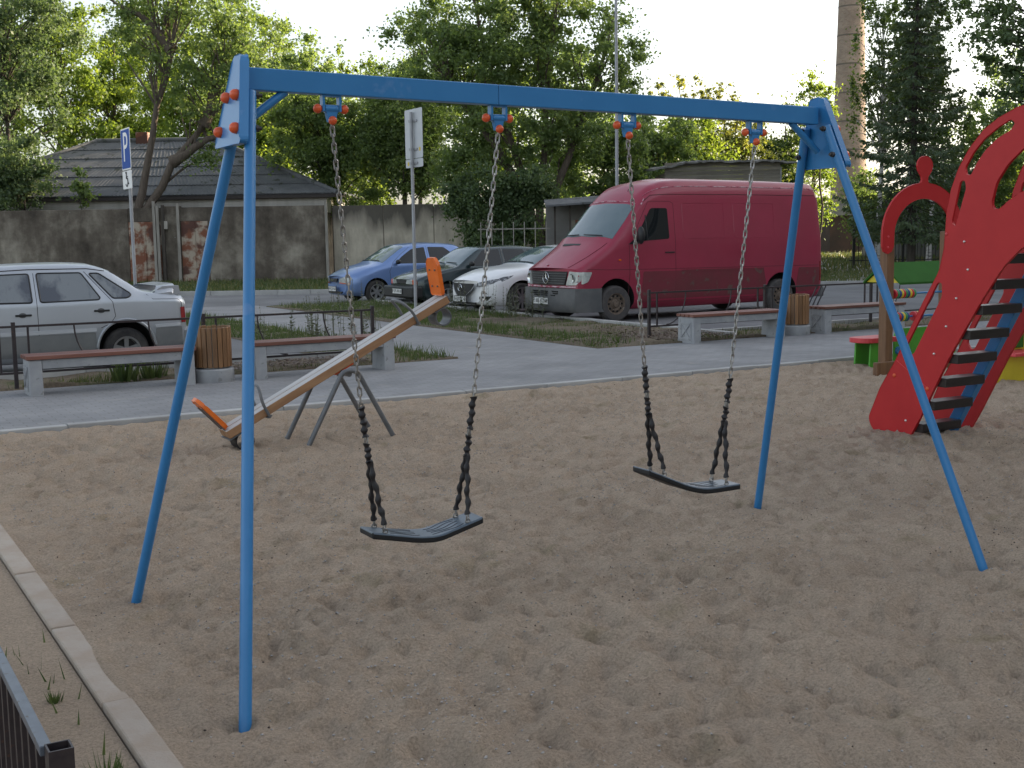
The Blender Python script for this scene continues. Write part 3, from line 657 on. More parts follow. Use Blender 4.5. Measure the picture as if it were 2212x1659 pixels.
# ------------------------------------------------------------------ seesaw
sw = thing('seesaw', 'wooden seesaw with orange backrests on bent grey tube legs, tipped down to the left', 'seesaw', G(3.83, 9.5), YA)
ang = atan2(1.0, 1.98); B = Matrix.Translation((0, 0, .625)) @ Matrix.Rotation(-ang, 4, 'Y')
for y0, y1 in ((-.108, -.004), (.004, .108)):
    g = Geo().box(-1.10, 1.10, y0, y1, -.034, .034); me = mkmesh('plank', g, ['seesaw_wood', 'seesaw_top'], None, .006)
    for p in me.polygons:
        if p.normal.z > .7: p.material_index = 1
    o = obj('plank', me, None, sw); o.matrix_local = B
for e in (-1, 1):
    # backrest with rounded corners on a bent steel strap
    T = B @ Matrix.Translation((e * 1.075, 0, .05)) @ Matrix.Rotation(e * radians(17), 4, 'Y')
    out = fillet([(-.10, 0), (.10, 0), (.105, .27), (.06, .325), (-.06, .325), (-.105, .27)], .03, 3, True)
    me = fixn(mkmesh('backrest', prism(out, lambda a, b, d: (d - .0125, a, b), .025), 'seesaw_orange', None, .005)); o = obj('backrest', me, None, sw); o.matrix_local = T
    g = Geo()
    for yy in (-.05, .05): g.bar((e * .022, yy, -.09), (e * .022, yy, .25), .03, .008, up=(1, 0, 0))
    for z, yy in ((.08, -.05), (.22, .05), (.08, .05), (.22, -.05)): g.lathe([(.008, 0), (.008, .012)], 8, 'x', (-e * .016 - .006, yy, z))
    s_ = obj('strap', g, 'grey_tube', sw); s_.matrix_local = T
    g = Geo().box(e * 1.02 - .09, e * 1.02 + .09, -.112, .112, -.043, -.036); s_ = obj('end_plate', g, 'grey_tube', sw); s_.matrix_local = B
    # rubber loop bumper
    r = .078; path = [(r * cos(a), r * sin(a)) for a in [2 * pi * i / 22 for i in range(22)]]
    V = []; 
    for (x, z) in path:
        k = 1 - .012 / r; V += [(x, -.075, z), (x, .075, z), (x * k, .075, z * k), (x * k, -.075, z * k)]
    g = Geo(); n = 22
    g.add(V, [(i*4 + a, ((i+1) % n)*4 + a, ((i+1) % n)*4 + (a+1) % 4, i*4 + (a+1) % 4) for i in range(n) for a in range(4)])
    me = fixn(mkmesh('bumper_loop', g, 'black_rubber' if e < 0 else 'grey_tube', 40)); o = obj('bumper_loop', me, None, sw); o.matrix_local = B @ Matrix.Translation((e * 1.0, 0, -.121))
    # U handle
    hp = fillet([(0, -.128, -.05), (0, -.128, .09), (-e * .05, -.09, .21), (-e * .05, .09, .21), (0, .128, .09), (0, .128, -.05)], .07, 4)
    o = obj('handle', Geo().tube([tuple(p) for p in hp], .013, 8), 'grey_tube', sw, smooth=50); o.matrix_local = B @ Matrix.Translation((e * .745, 0, 0))
    g = Geo().box(e * .745 - .02, e * .745 + .02, -.135, .135, -.046, -.038); o = obj('handle_plate', g, 'grey_tube', sw); o.matrix_local = B
for y in (-.245, .245):
    pth = fillet([(-.43, y, -.1), (-.06, y, .585), (.06, y, .585), (.43, y, -.1)], .10, 5)
    obj('leg_frame', Geo().tube([tuple(p) for p in pth], .0205, 12), 'grey_tube', sw, smooth=50)
obj('pivot', Geo().tube([(0, -.235, .555), (0, .235, .555)], .022, 12), 'grey_tube', sw, smooth=50)
o = obj('pivot_bracket', Geo().box(-.09, .09, -.08, .08, -.052, -.036), 'orange_plastic', sw); o.matrix_local = B

# ------------------------------------------------------------------ slide stair with red cut-out sides
sl = thing('slide_stair', 'red slide stair with cut-out side panels and dark wooden steps', 'slide', G(7.66, 6.6), YA)
def mir(pts): return pts
outl = [(7.33,.10),(7.30,.03),(7.21,-.04),(6.96,-.04),(6.88,.0),(6.79,.15),(6.51,.67),(6.23,1.11),(6.05,1.36),(5.90,1.50),(5.70,1.58),(5.3,1.62),(4.75,1.62),(4.75,2.1),(4.9,2.33),(5.25,2.50),(5.6,2.56),(5.96,2.51),(6.12,2.45),(6.25,2.375),(6.38,2.245),(6.48,2.09),(6.545,1.92),(6.575,1.75),(6.59,1.50),(6.63,1.33),(6.80,1.05),(6.97,.75),(7.05,.60),(7.21,.36)]
def rnd(p, r=.04): return fillet(p, r, 3, True)
slot_low = rnd([(6.945,.715),(6.905,.655),(6.865,.665),(6.60,1.13),(6.605,1.235),(6.645,1.235)], .025)
slot_mid = rnd([(6.525,1.70),(6.49,1.66),(6.40,1.95),(6.415,2.01),(6.455,2.00)], .02)
slot_up = rnd([(6.425,2.07),(6.385,2.03),(6.345,2.06),(6.27,2.19),(6.17,2.29),(6.03,2.365),(5.99,2.41),(6.02,2.435),(6.14,2.385),(6.26,2.31),(6.35,2.21)], .02)
slot_up = rnd([(6.412,2.105),(6.400,2.05),(6.36,2.045),(6.31,2.13),(6.24,2.215),(6.14,2.295),(6.02,2.35),(5.985,2.395),(6.02,2.425),(6.13,2.375),(6.25,2.30),(6.34,2.21)], .015)
notch = rnd([(6.165,1.84),(6.125,1.985),(6.03,2.11),(5.90,2.215),(5.70,2.30),(5.40,2.30),(5.25,2.15),(5.45,2.03),(5.75,1.97),(5.93,1.895),(6.03,1.835),(6.10,1.785),(6.15,1.79)], .03)
for k, xx in enumerate((0.0, .715)):
    g = prism(rnd(outl, .035), lambda a, b, d: (xx + d, a - 6.6, b), .022, [slot_low, slot_mid, slot_up, notch])
    pn = obj('side_panel', fixn(mkmesh('side_panel', g, 'red_panel', None, 0.003)), None, sl)
    if k == 0:
        for a, b, mname, r in ((6.40,1.55,'screw',.011),(6.36,1.34,'screw',.011),(6.46,1.12,'screw',.011),(6.55,.90,'screw',.011),(6.66,.68,'screw',.011),(6.93,.12,'screw',.011),(7.06,.475,'orange_plastic',.017),(6.72,.40,'orange_plastic',.017),(6.86,.50,'pink_panel',.014),(6.57,1.61,'pink_panel',.013)):
            obj('screw', Geo().lathe([(r, 0), (r * .7, .007), (.001, .010)], 10, 'x').xf(Matrix.Translation((-.001, a - 6.6, b)) @ Matrix.Diagonal((-1, 1, 1, 1))), mname, pn)
        gg = Geo().tube([(-.0005, 7.04 - 6.6, .60), (-.0005, 6.70 - 6.6, .395)], .003, 4); obj('joint_line', gg, 'pink_panel', pn)
for i in range(8):
    z = .105 + .1935 * i; t = 6.86 - .1085 * i
    st = obj('step', Geo().box(.024, .475, t - .085 - 6.6, t + .055 - 6.6, z - .072, z + .0), 'step_wood', sl, bevel=.006)
    for xx in (.42,): obj('screw', Geo().lathe([(.008, 0), (.006, .004)], 8, 'y').xf(Matrix.Translation((xx, t + .056 - 6.6, z - .03))), 'screw', st)
obj('stringer', Geo().bar((.515, 6.93 - 6.6, -.03), (.515, 6.10 - 6.6, 1.45), .07, .09, up=(0, 1, 0)), 'blue_paint', sl, bevel=.004)
obj('stringer', Geo().bar((.05, 6.98 - 6.6, -.03), (.05, 6.15 - 6.6, 1.45), .045, .05, up=(0, 1, 0)), 'blue_paint', sl, bevel=.004)
obj('deck', Geo().box(.024, .713, 4.75 - 6.6, 5.97 - 6.6, 1.60, 1.64), 'step_wood', sl)
for xx in (.07, .66):
    obj('post', Geo().box(xx - .045, xx + .045, 4.80 - 6.6, 4.89 - 6.6, -.1, 1.599), 'post_wood', sl, bevel=.006)

# ------------------------------------------------------------------ wooden gate post pair with red arch and abacus
ga = thing('play_arch', 'red arch with knob on wooden posts holding an abacus of coloured rings', 'play panel', G(10.91, 10.2), YA)
for xx in (0, .99): obj('post', Geo().box(xx - .058, xx + .058, -.058, .058, -.1, 1.62), 'post_wood', ga, bevel=.008)
c0 = .50; out = []
for i in range(25): a = pi - pi * i / 24; out.append((c0 + .67 * cos(a), 1.60 + .585 * sin(a)))
k = 12; top = out[k]
knob = [(c0 - .062, 2.181), (c0 - .048, 2.215), (c0 - .052, 2.25), (c0 - .11, 2.32)] + [(c0 + .126 * cos(a), 2.375 + .115 * sin(a)) for a in [pi * (1.0 - i / 10) for i in range(11)]] + [(c0 + .11, 2.32), (c0 + .052, 2.25), (c0 + .048, 2.215), (c0 + .062, 2.181)]
out = out[:11] + knob + out[14:]
inn = [(c0 + .485 * cos(a), 1.58 + .42 * sin(a)) for a in [pi * i / 24 for i in range(25)]]
foot = lambda sgn: [(c0 + sgn * (.578 + .09 * cos(a)), 1.46 - .09 * sin(a)) for a in [pi * i / 6 for i in range(7)]]
R_ = [(c0 + .668, 1.46), (c0 + .64, 1.40), (c0 + .58, 1.375), (c0 + .52, 1.40), (c0 + .488, 1.46)]
L_ = [(c0 - .488, 1.46), (c0 - .52, 1.40), (c0 - .58, 1.375), (c0 - .64, 1.40), (c0 - .668, 1.46)]
ar = prism(out + R_ + inn + L_, lambda a, b, d: (a, -.062 - d, b), .022)
arch = obj('arch_panel', fixn(mkmesh('arch_panel', ar, 'red_panel', None, .003)), None, ga)
for a in (c0 - .578, c0 + .578):
    for z in (1.45, 1.57): obj('screw', Geo().lathe([(.016, 0), (.012, .008), (.001, .011)], 10, 'y').xf(Matrix.Translation((a, -.083, z)) @ Matrix.Diagonal((1, -1, 1, 1))), 'pink_panel', arch)
ring = mkmesh('ring', Geo().lathe([(.020, -.0165), (.050, -.0165), (.056, -.008), (.056, .008), (.050, .0165), (.020, .0165)], 18, 'x'), 'bead_red', 40)
RM = {c: None for c in 'rgby'}
for c, m_ in (('r', 'bead_red'), ('g', 'bead_green'), ('b', 'bead_blue'), ('y', 'bead_yellow')):
    RM[c] = ring.copy(); RM[c].materials.clear(); RM[c].materials.append(MATS[m_])
for z, seq, gap in ((.905, 'rgbyrgbyrg', None), (.635, 'ygrbygb', 'rryb')):
    rod = obj('rod', Geo().tube([(.055, 0, z), (.935, 0, z)], .012, 8), 'blue_paint', ga, smooth=50)
    x = .118
    for c in seq: obj('ring', RM[c], None, rod, loc=(x, 0, z)); x += .0345
    if gap:
        x += .09
        for c in gap: obj('ring', RM[c], None, rod, loc=(x, 0, z)); x += .036
obj('sill', Geo().box(-.26, 1.05, -.13, -.062, -.03, .135), 'post_wood', ga, bevel=.006)

pb = thing('play_bench', 'small play bench with pink rounded seat on green legs behind the wooden post', 'bench', G(11.25, 10.75), YA)
o_ = fillet([(-.26, -.18), (.30, -.18), (.30, .18), (-.26, .18)], [.17, .02, .02, .17], 5, True)
obj('seat', fixn(mkmesh('seat', prism(o_, lambda a, b, d: (a, b, .30 + d), .06), 'pink_panel', None, .008)), None, pb)
for y in (-.12, .12):
    obj('leg', fixn(mkmesh('leg', prism(rnd([(-.14, -.05), (.20, -.05), (.16, .299), (-.12, .299)], .03), lambda a, b, d: (a, y + d, b), .025), 'green_panel', None, .003)), None, pb)
pg = thing('play_wall', 'low bright green play panel beside the wooden post', 'play panel', G(11.62, 10.72), YA)
obj('board', fixn(mkmesh('board', prism(rnd([(0, -.05), (1.1, -.05), (1.1, .44), (.05, .44), (0, .35)], .04), lambda a, b, d: (a, d, b), .025), 'green_panel', None, .003)), None, pg)
obj('knob', Geo().lathe([(.05, 0), (.05, .03), (.02, .045)], 12, 'y').xf(Matrix.Translation((-.02 + .08, -.03, .17))), 'blue_paint', pg, smooth=40)
yc = thing('play_counter', 'yellow play counter with red shelf behind the slide stair', 'play counter', G(10.95, 8.7), YA)
obj('front_board', fixn(mkmesh('front_board', prism(rnd([(-.06, -.05), (1.3, -.05), (1.3, .285), (.22, .285)], .03), lambda a, b, d: (a, d, b), .025), 'yellow_panel', None, .003)), None, yc)
obj('shelf', Geo().box(.16, 1.35, -.12, .20, .287, .325), 'pink_panel', yc, bevel=.008)
obj('back_board', Geo().box(.26, 1.3, .16, .185, .327, .62), 'yellow_panel', yc, bevel=.004)
obj('window_board', Geo().box(.40, .62, .135, .158, .35, .58), 'dark_green_panel', yc, bevel=.004)
obj('top_rail', Geo().box(.24, 1.35, .10, .22, .622, .66), 'red_panel', yc, bevel=.008)
hu = thing('play_hut', 'low play hut with dark green gable roof and yellow gable behind the abacus', 'play hut', G(11.62, 10.95), YA)
for sy in (-1, 1):
    v = [(x, y, z) for x in (0, 1.5) for y, z in ((0, 1.245), (sy * .30, 1.005), (sy * .30, .98), (0, 1.215))]
    gr = Geo().add(v, [(0,1,2,3),(7,6,5,4),(0,4,5,1),(1,5,6,2),(2,6,7,3),(3,7,4,0)])
    obj('roof_panel', fixn(mkmesh('roof_panel', gr, ['dark_green_panel'])), None, hu)
for x in (.03, 1.45):
    obj('gable', fixn(mkmesh('gable', prism([(-.27, 1.0), (.27, 1.0), (0, 1.20)], lambda a, b, d: (x + d, a, b), .02), 'yellow_panel')), None, hu)
    obj('post', Geo().box(x + .021, x + .08, -.03, .03, -.1, 1.17), 'post_wood', hu)

# ------------------------------------------------------------------ benches, bins
def make_bench():
    r = thing('bench', 'x', 'bench', (0, 0, 0), YA, 'concrete benches along the path')
    def leg(x0, outer):
        v = [(x0 + a * .14, y, z) for z, iy in ((-.03, .0), (.385, .02)) for a, y in ((0, 0 + iy), (1, 0 + iy), (1, .40 - iy), (0, .40 - iy))]
        lg = obj('leg', mkmesh('leg', Geo().add(v, [(3,2,1,0),(4,5,6,7),(0,1,5,4),(1,2,6,5),(2,3,7,6),(3,0,4,7)]), 'concrete', None, .012), None, r)
        xs = x0 - .002 if outer < 0 else x0 + .142
        fr = Geo()
        d = outer * .004
        for a, b, c, e in ((.07, .33, .05, .075), (.07, .33, .285, .31), (.07, .095, .075, .285), (.305, .33, .075, .285)): fr.box(min(xs, xs + d*2), max(xs, xs + d*2), a, b, c, e)
        obj('relief', fr, 'concrete', lg)
        cr = Geo(); cr.bar((xs + d * .6, .10, .085), (xs + d * .6, .30, .275), .010, .018, up=(1, 0, 0)); cr.bar((xs + d * .9, .30, .085), (xs + d * .9, .10, .275), .010, .018, up=(1, 0, 0))
        obj('relief', cr, 'concrete', lg)
    leg(0, -1); leg(1.64, 1)
    obj('beam', Geo().box(.142, 1.638, .03, .37, .285, .384), 'concrete', r, bevel=.006)
    sm = mkmesh('slat', Geo().box(-.02, 1.80, 0, .082, .388, .43), 'bench_slat', None, .005)
    for i in range(4): obj('slat', sm, None, r, loc=(0, .002 + i * .105, 0))
    return r
bench0 = make_bench()
BN = [((2.08, 13.87), 'concrete bench with brown slats in front of the silver car'),
      ((4.58, 13.90), 'concrete bench with brown slats behind the seesaw, right of a wooden bin'),
      ((11.38, 14.33), 'concrete bench with brown slats in front of the red van'),
      ((14.05, 14.38), 'concrete bench with brown slats right of the bin, partly behind the blue leg')]
for i, ((s, t), lab) in enumerate(BN):
    b = bench0 if i == 0 else copy_tree(bench0)
    b.location = G(s, t, .025); b['label'] = lab
def make_bin():
    r = thing('litter_bin', 'x', 'bin', (0, 0, 0), YA, 'round wooden litter bins beside the benches')
    obj('base', Geo().lathe([(.235, -.01), (.24, .0), (.24, .14), (.225, .155), (.05, .156)], 28), 'concrete', r, smooth=35)
    obj('liner', Geo().lathe([(.19, .158), (.195, .60), (.18, .60), (.18, .20), (.01, .20)], 24, caps=False), 'bin_metal', r, smooth=35)
    n = 22; sm = mkmesh('slat', Geo().box(.197, .219, -.026, .026, .175, .635), 'bin_slat', None, .006)
    for i in range(n): obj('slat', sm, None, r, rot=(0, 0, 2 * pi * i / n), loc=(0, 0, random.uniform(-.006, .006)))
    for z in (.24, .575): obj('hoop', Geo().lathe([(.1955, z), (.1965, z), (.1965, z + .02), (.1955, z + .02)], 28, caps=False), 'bin_metal', r, smooth=35)
    return r
bin0 = make_bin(); bin0.location = G(4.13, 14.10, .025); bin0['label'] = 'round wooden slat litter bin between the two left benches'
b = copy_tree(bin0); b.location = G(13.62, 14.62, .025); b['label'] = 'round wooden slat litter bin between the right benches by the van'; b.rotation_euler = (0, 0, YA + .1)

# ------------------------------------------------------------------ low metal fences
PW = .042
def fence(label, origin, posts, z0=.04, mirror=1, diag=()):
    r = thing('low_fence', label, 'fence', origin, YA, 'low dark metal fences behind the benches')
    pm_ = mkmesh('post', Geo().box(-PW/2, PW/2, -PW/2, PW/2, -.1, .735), 'fence_paint', None, .003)
    for x in posts: obj('post', pm_, None, r, loc=(x, 0, 0))
    for i, (a, b) in enumerate(zip(posts[:-1], posts[1:])):
        a_, b_ = a + PW/2 + .001, b - PW/2 - .001; L_ = b_ - a_
        for z in (.685, .165): obj('rail', Geo().box(a_, b_, -.0125, .0125, z - .0125, z + .0125), 'fence_paint', r)
        for x in (a_ + .13, b_ - .13): obj('bar', Geo().box(x - .011, x + .011, -.011, .011, .178, .672), 'fence_paint', r)
        if i in diag:
            for k in range(3):
                x = a_ + L_ * .35 + k * .10; obj('bar', Geo().bar((x, 0, .178), (x + .30, 0, .672), .016, .016, up=(0, 1, 0)), 'fence_paint', r)
            continue
        for f in (.30, .70):
            x = a_ + L_ * f; w = .42 * mirror
            pts = [(x + w * (1 - cos(q)) * .9, 0, .672 - .49 * sin(q)) for q in [pi / 2 * j / 8 for j in range(9)]]
            obj('arc', Geo().tube(pts, .0095, 6), 'fence_paint', r, smooth=50)
    return r
fence('low dark metal fence behind the left benches, in front of the silver car', G(0, 14.66, .045), [-2.2, -.07, 2.06, 4.20, 6.40])
fence('low dark metal fence behind the right benches, in front of the red van', G(11.41, 15.48, .05), [0, 2.35, 4.77, 7.1, 9.4], mirror=-1, diag=(1,))
# near fence at the lower left
nf = thing('metal_fence', 'dark metal bar fence with open square post top in the near left corner', 'fence', G(.445, 2.875), YA)
def sqtube(h): 
    g = Geo(); o, i = .028, .0235
    V = [(x * q, y * q, z) for q, z in ((o, -.1), (o, h), (i, h), (i, h - .2)) for x, y in ((-1,-1),(1,-1),(1,1),(-1,1))]
    g.add(V, [(a*4 + b, a*4 + (b+1) % 4, (a+1)*4 + (b+1) % 4, (a+1)*4 + b) for a in range(3) for b in range(4)] + [(15, 14, 13, 12)]); return g
for y in (0, 2.2): obj('post', fixn(mkmesh('post', sqtube(.505), 'fence_paint')), None, nf, loc=(0, y, 0))
obj('top_rail', Geo().box(-.038, -.010, .030, 2.170, .475, .50), 'rail_sky_sheen', nf, bevel=.003)
obj('bottom_rail', Geo().box(-.038, -.010, .030, 2.170, .08, .105), 'fence_paint', nf)
bm_ = mkmesh('bar', Geo().box(-.034, -.014, -.0125, .0125, .106, .474), 'fence_paint')
for i in range(18): obj('bar', bm_, None, nf, loc=(0, .12 + i * .115, 0))

# ------------------------------------------------------------------ road signs
def sign(label, loc, h, plates, zbase=0.0):
    r = thing('road_sign', label, 'road sign', loc, YA)
    obj('pole', Geo().tube([(.045, 0, -.1), (.045, 0, h)], .032, 12), 'galvanised', r, smooth=50)
    return r
p1 = Vector((-7.32, 24.0, 0))
rs = sign('blue disabled parking sign on a grey pole behind the silver car', p1, 3.78, None)
pl_ = obj('sign_plate', fixn(mkmesh('sign_plate', prism(fillet([(-.36, 3.02), (.36, 3.02), (.36, 3.80), (-.36, 3.80)], .04, 3, True), lambda a, b, d: (d - .004, a, b), .008), 'sign_white')), None, rs)
obj('face', fixn(mkmesh('face', prism(fillet([(-.335, 3.045), (.335, 3.045), (.335, 3.775), (-.335, 3.775)], .03, 3, True), lambda a, b, d: (-.007 + d, a, b), .003), 'sign_blue')), None, pl_)
tx = text_geo('P', .80).xf(Matrix(((0, 0, -1, -.009), (-1, 0, 0, 0), (0, 1, 0, 3.42), (0, 0, 0, 1)))); obj('lettering', tx, 'sign_white', pl_)
p2_ = obj('sign_plate', fixn(mkmesh('sign_plate', prism(fillet([(-.36, 2.66), (.36, 2.66), (.36, 3.0), (-.36, 3.0)], .03, 3, True), lambda a, b, d: (d - .004, a, b), .008), 'sign_white')), None, rs)
g = Geo(); X_ = -.008
g.tube([(X_, .03, 2.95), (X_, .03, 2.85), (X_, -.06, 2.85), (X_, -.10, 2.75), (X_, -.14, 2.76)], .012, 5); g.tube([(X_, .03, 2.89), (X_, -.06, 2.89)], .010, 5)
g.tube([(X_, .02 + .085 * cos(a), 2.79 + .085 * sin(a)) for a in [pi * .35 + 1.5 * pi * i / 12 for i in range(13)]], .010, 5); g.ball((X_, .03, 2.965), .022, 8, 5)
obj('symbol', g, 'lettering_black', p2_)
rs = sign('grey road sign seen from behind on a pole between the parked cars and the swing', Vector((-1.82, 24.0, 0)), 4.02, None)
rs.children[0].data.transform(Matrix.Translation((-.075, 0, 0)))
for z0_, z1_ in ((3.15, 4.08), (2.98, 3.14)):
    q = obj('sign_plate', fixn(mkmesh('sign_plate', prism(fillet([(-.38, z0_), (.38, z0_), (.38, z1_), (-.38, z1_)], .035, 3, True), lambda a, b, d: (.016 + d, a, b), .006), 'sign_back', None, 0)), None, rs)
    for zz in ([3.32, 3.85] if z1_ > 4 else [3.06]):
        obj('clamp', Geo().box(-.005, .0155, -.17, .17, zz - .02, zz + .02).box(-.069, -.0625, -.05, .05, zz - .02, zz + .02), 'galvanised', q)
    if z1_ > 4: obj('sticker', Geo().box(.0145, .0158, -.29, -.22, 3.28, 3.35), 'sticker_yellow', q)
    else: obj('sticker', Geo().box(.0145, .0158, .22, .29, 3.02, 3.09), 'sticker_yellow', q)
# ------------------------------------------------------------------ vehicles: lofted bodies, local x from nose (0) to tail, -y is the side facing the path
def pchip(xs, ys, x):
    xs = np.asarray(xs, float); ys = np.asarray(ys, float); h = np.diff(xs); d = np.diff(ys, axis=0) / h[:, None]
    m = np.zeros_like(ys); m[0] = d[0]; m[-1] = d[-1]
    for i in range(1, len(xs) - 1):
        a, b = d[i - 1], d[i]; w1 = 2 * h[i] + h[i - 1]; w2 = h[i] + 2 * h[i - 1]
        with np.errstate(divide='ignore', invalid='ignore'):
            v = (w1 + w2) / (w1 / a + w2 / b)
        m[i] = np.where(a * b > 0, np.nan_to_num(v), 0)
    i = min(max(np.searchsorted(xs, x) - 1, 0), len(xs) - 2); t = (x - xs[i]) / h[i]; hh = h[i]
    return (2*t**3 - 3*t**2 + 1) * ys[i] + (t**3 - 2*t**2 + t) * hh * m[i] + (-2*t**3 + 3*t**2) * ys[i+1] + (t**3 - t**2) * hh * m[i+1]
class Body:
    def __init__(s, st, rad, bow=None):
        s.x = [a for a, _ in st]; s.p = np.array([[c for q in b for c in q] for _, b in st], float); s.rad = rad; s.bow = bow or (lambda x, y, z: x); s.c = {}
    def sec(s, x):
        k = round(x, 4)
        if k not in s.c:
            q = pchip(s.x, s.p, min(max(x, s.x[0]), s.x[-1])).reshape(-1, 2); s.c[k] = np.array(fillet(q, s.rad, 4))
        return s.c[k]
    def ys(s, x, z):
        q = s.sec(x); a, b = q[:-1], q[1:]; best = -1
        for (y0, z0), (y1, z1) in zip(a, b):
            if min(z0, z1) - 1e-9 <= z <= max(z0, z1) + 1e-9:
                t = 0 if abs(z1 - z0) < 1e-9 else (z - z0) / (z1 - z0); best = max(best, y0 + t * (y1 - y0))
        return best if best > 0 else (0.0 if z > q[-1][1] else q[:, 0].max())
    def zs(s, x, y):
        q = s.sec(x); best = -1; y = abs(y)
        for (y0, z0), (y1, z1) in zip(q[:-1], q[1:]):
            if min(y0, y1) - 1e-9 <= y <= max(y0, y1) + 1e-9:
                t = 0 if abs(y1 - y0) < 1e-9 else (y - y0) / (y1 - y0); best = max(best, z0 + t * (z1 - z0))
        return best
    def xf(s, y, z):
        for i in range(0, 400):
            x = i * .003
            if z <= s.zs(x, y) + 1e-6 and abs(y) <= s.ys(x, z) + 1e-6: return x
        return 0
    def xr(s, y, z):
        x1 = s.x[-1]
        for i in range(0, 260):
            x = x1 - i * .003
            if z <= s.zs(x, y) + 1e-6 and abs(y) <= s.ys(x, z) + 1e-6: return x
        return x1
    def W(s, x, y, z): return (s.bow(x, y, z), y, z)
    def mesh(s, nx=110):
        xs = sorted(set(list(np.linspace(s.x[0], s.x[-1], nx)) + list(s.x))); V = []; n = None
        for x in xs:
            q = s.sec(x); ring = [(y, z) for y, z in q] + [(-y, z) for y, z in q[-2:0:-1]]
            n = len(ring); V += [s.W(x, y, z) for y, z in ring]
        F = [(i*n + j, (i+1)*n + j, (i+1)*n + (j+1) % n, i*n + (j+1) % n) for i in range(len(xs) - 1) for j in range(n)]
        F += [tuple(range(n)), tuple(range((len(xs)-1)*n + n - 1, (len(xs)-1)*n - 1, -1))]
        return Geo().add(V, F)
def dens(pts, step=.06, closed=True):
    out = []; k = len(pts)
    for i in range(k if closed else k - 1):
        a = np.array(pts[i], float); b = np.array(pts[(i+1) % k], float); n = max(1, int(np.linalg.norm(b - a) / step))
        out += [a + (b - a) * j / n for j in range(n)]
    if not closed: out.append(np.array(pts[-1], float))
    return out
class Car:
    def __init__(s, name, label, cat, body, loc, paint, wheels, W, group=None, arch=None, rz=0.0, cutdepth=.30):
        s.b = body; s.r = thing(name, label, cat, loc, YA + rz, group); s.wh = wheels
        me = fixn(mkmesh('body', body.mesh(), [paint], None)); o = bpy.data.objects.new('body', me); COL.objects.link(o)
        g = Geo()
        for x, R in wheels:
            for sy in (-1, 1):
                y0, y1 = sorted((sy * (W / 2 + .2), sy * (W / 2 - cutdepth)))
                g.lathe([(R, y0), (R, y1)], 40, 'y', (x, 0, arch))
        cm = fixn(mkmesh('cut', g, ['arch_black'])); c = bpy.data.objects.new('cut', cm); COL.objects.link(c)
        md = o.modifiers.new('b', 'BOOLEAN'); md.operation = 'DIFFERENCE'; md.object = c; md.solver = 'EXACT'
        try: md.material_mode = 'TRANSFER'
        except Exception: pass
        dg = bpy.context.evaluated_depsgraph_get(); nm = bpy.data.meshes.new_from_object(o.evaluated_get(dg))
        o.modifiers.clear(); o.data = nm; bpy.data.objects.remove(c); bpy.data.meshes.remove(cm)
        nm.polygons.foreach_set('use_smooth', [True] * len(nm.polygons)); nm.set_sharp_from_angle(angle=radians(32))
        o.parent = s.r; s.body = o
    def _fill(s, name, pts, fo, fi, mat, parent):
        """patch over a 2-D outline, refined so that it follows the curved body; fo / fi map (a, b) to outer / inner points"""
        bm = bmesh.new(); vs = [bm.verts.new((p[0], p[1], 0)) for p in pts]
        bmesh.ops.triangle_fill(bm, use_beauty=True, edges=[bm.edges.new((vs[i], vs[(i+1) % len(vs)])) for i in range(len(vs))])
        xs_ = [p[0] for p in pts]; ys_ = [p[1] for p in pts]; ml = max(.022, min(.09, min(max(xs_) - min(xs_), max(ys_) - min(ys_)) / 4))
        for _ in range(6):
            ed = [e for e in bm.edges if e.calc_length() > ml]
            if not ed: break
            bmesh.ops.subdivide_edges(bm, edges=ed, cuts=1); bmesh.ops.triangulate(bm, faces=bm.faces)
        bm.verts.index_update(); V2 = [(v.co.x, v.co.y) for v in bm.verts]; F2 = [tuple(v.index for v in f.verts) for f in bm.faces]
        B = [(e.verts[0].index, e.verts[1].index) for e in bm.edges if len(e.link_faces) == 1]; bm.free(); n = len(V2)
        g = Geo().add([fo(*p) for p in V2] + [fi(*p) for p in V2], F2 + [tuple(i + n for i in reversed(f)) for f in F2] + [(i, j, j + n, i + n) for i, j in B])
        return obj(name, fixn(mkmesh(name, g, mat, 40)), None, parent or s.r)
    def side(s, name, pts, mat, off=.005, r=.02, both=True, parent=None, sink=.02):
        q = dens(fillet(pts, r, 3, True)); res = []
        for sy in ((-1, 1) if both else (-1,)):
            res.append(s._fill(name, q, lambda x, z: s.b.W(x, sy * (s.b.ys(x, z) + off), z), lambda x, z: s.b.W(x, sy * (s.b.ys(x, z) - sink), z), mat, parent))
        return res
    def sline(s, name, pts, mat, r=.004, both=False, parent=None, off=0.0):
        q = dens(pts, .05, False)
        for sy in ((-1, 1) if both else (-1,)):
            obj(name, Geo().tube([s.b.W(x, sy * (s.b.ys(x, z) + off), z) for x, z in q], r, 5), mat, parent or s.body)
    def front(s, name, pts, mat, off=.006, r=.015, parent=None, sink=.03, rear=False):
        q = dens(fillet(pts, r, 3, True)); f = (lambda y, z: s.b.xr(y, z) + off) if rear else (lambda y, z: s.b.xf(y, z) - off)
        d = -sink if rear else sink
        return s._fill(name, q, lambda y, z: s.b.W(f(y, z), y, z), lambda y, z: s.b.W(f(y, z) + d, y, z), mat, parent)
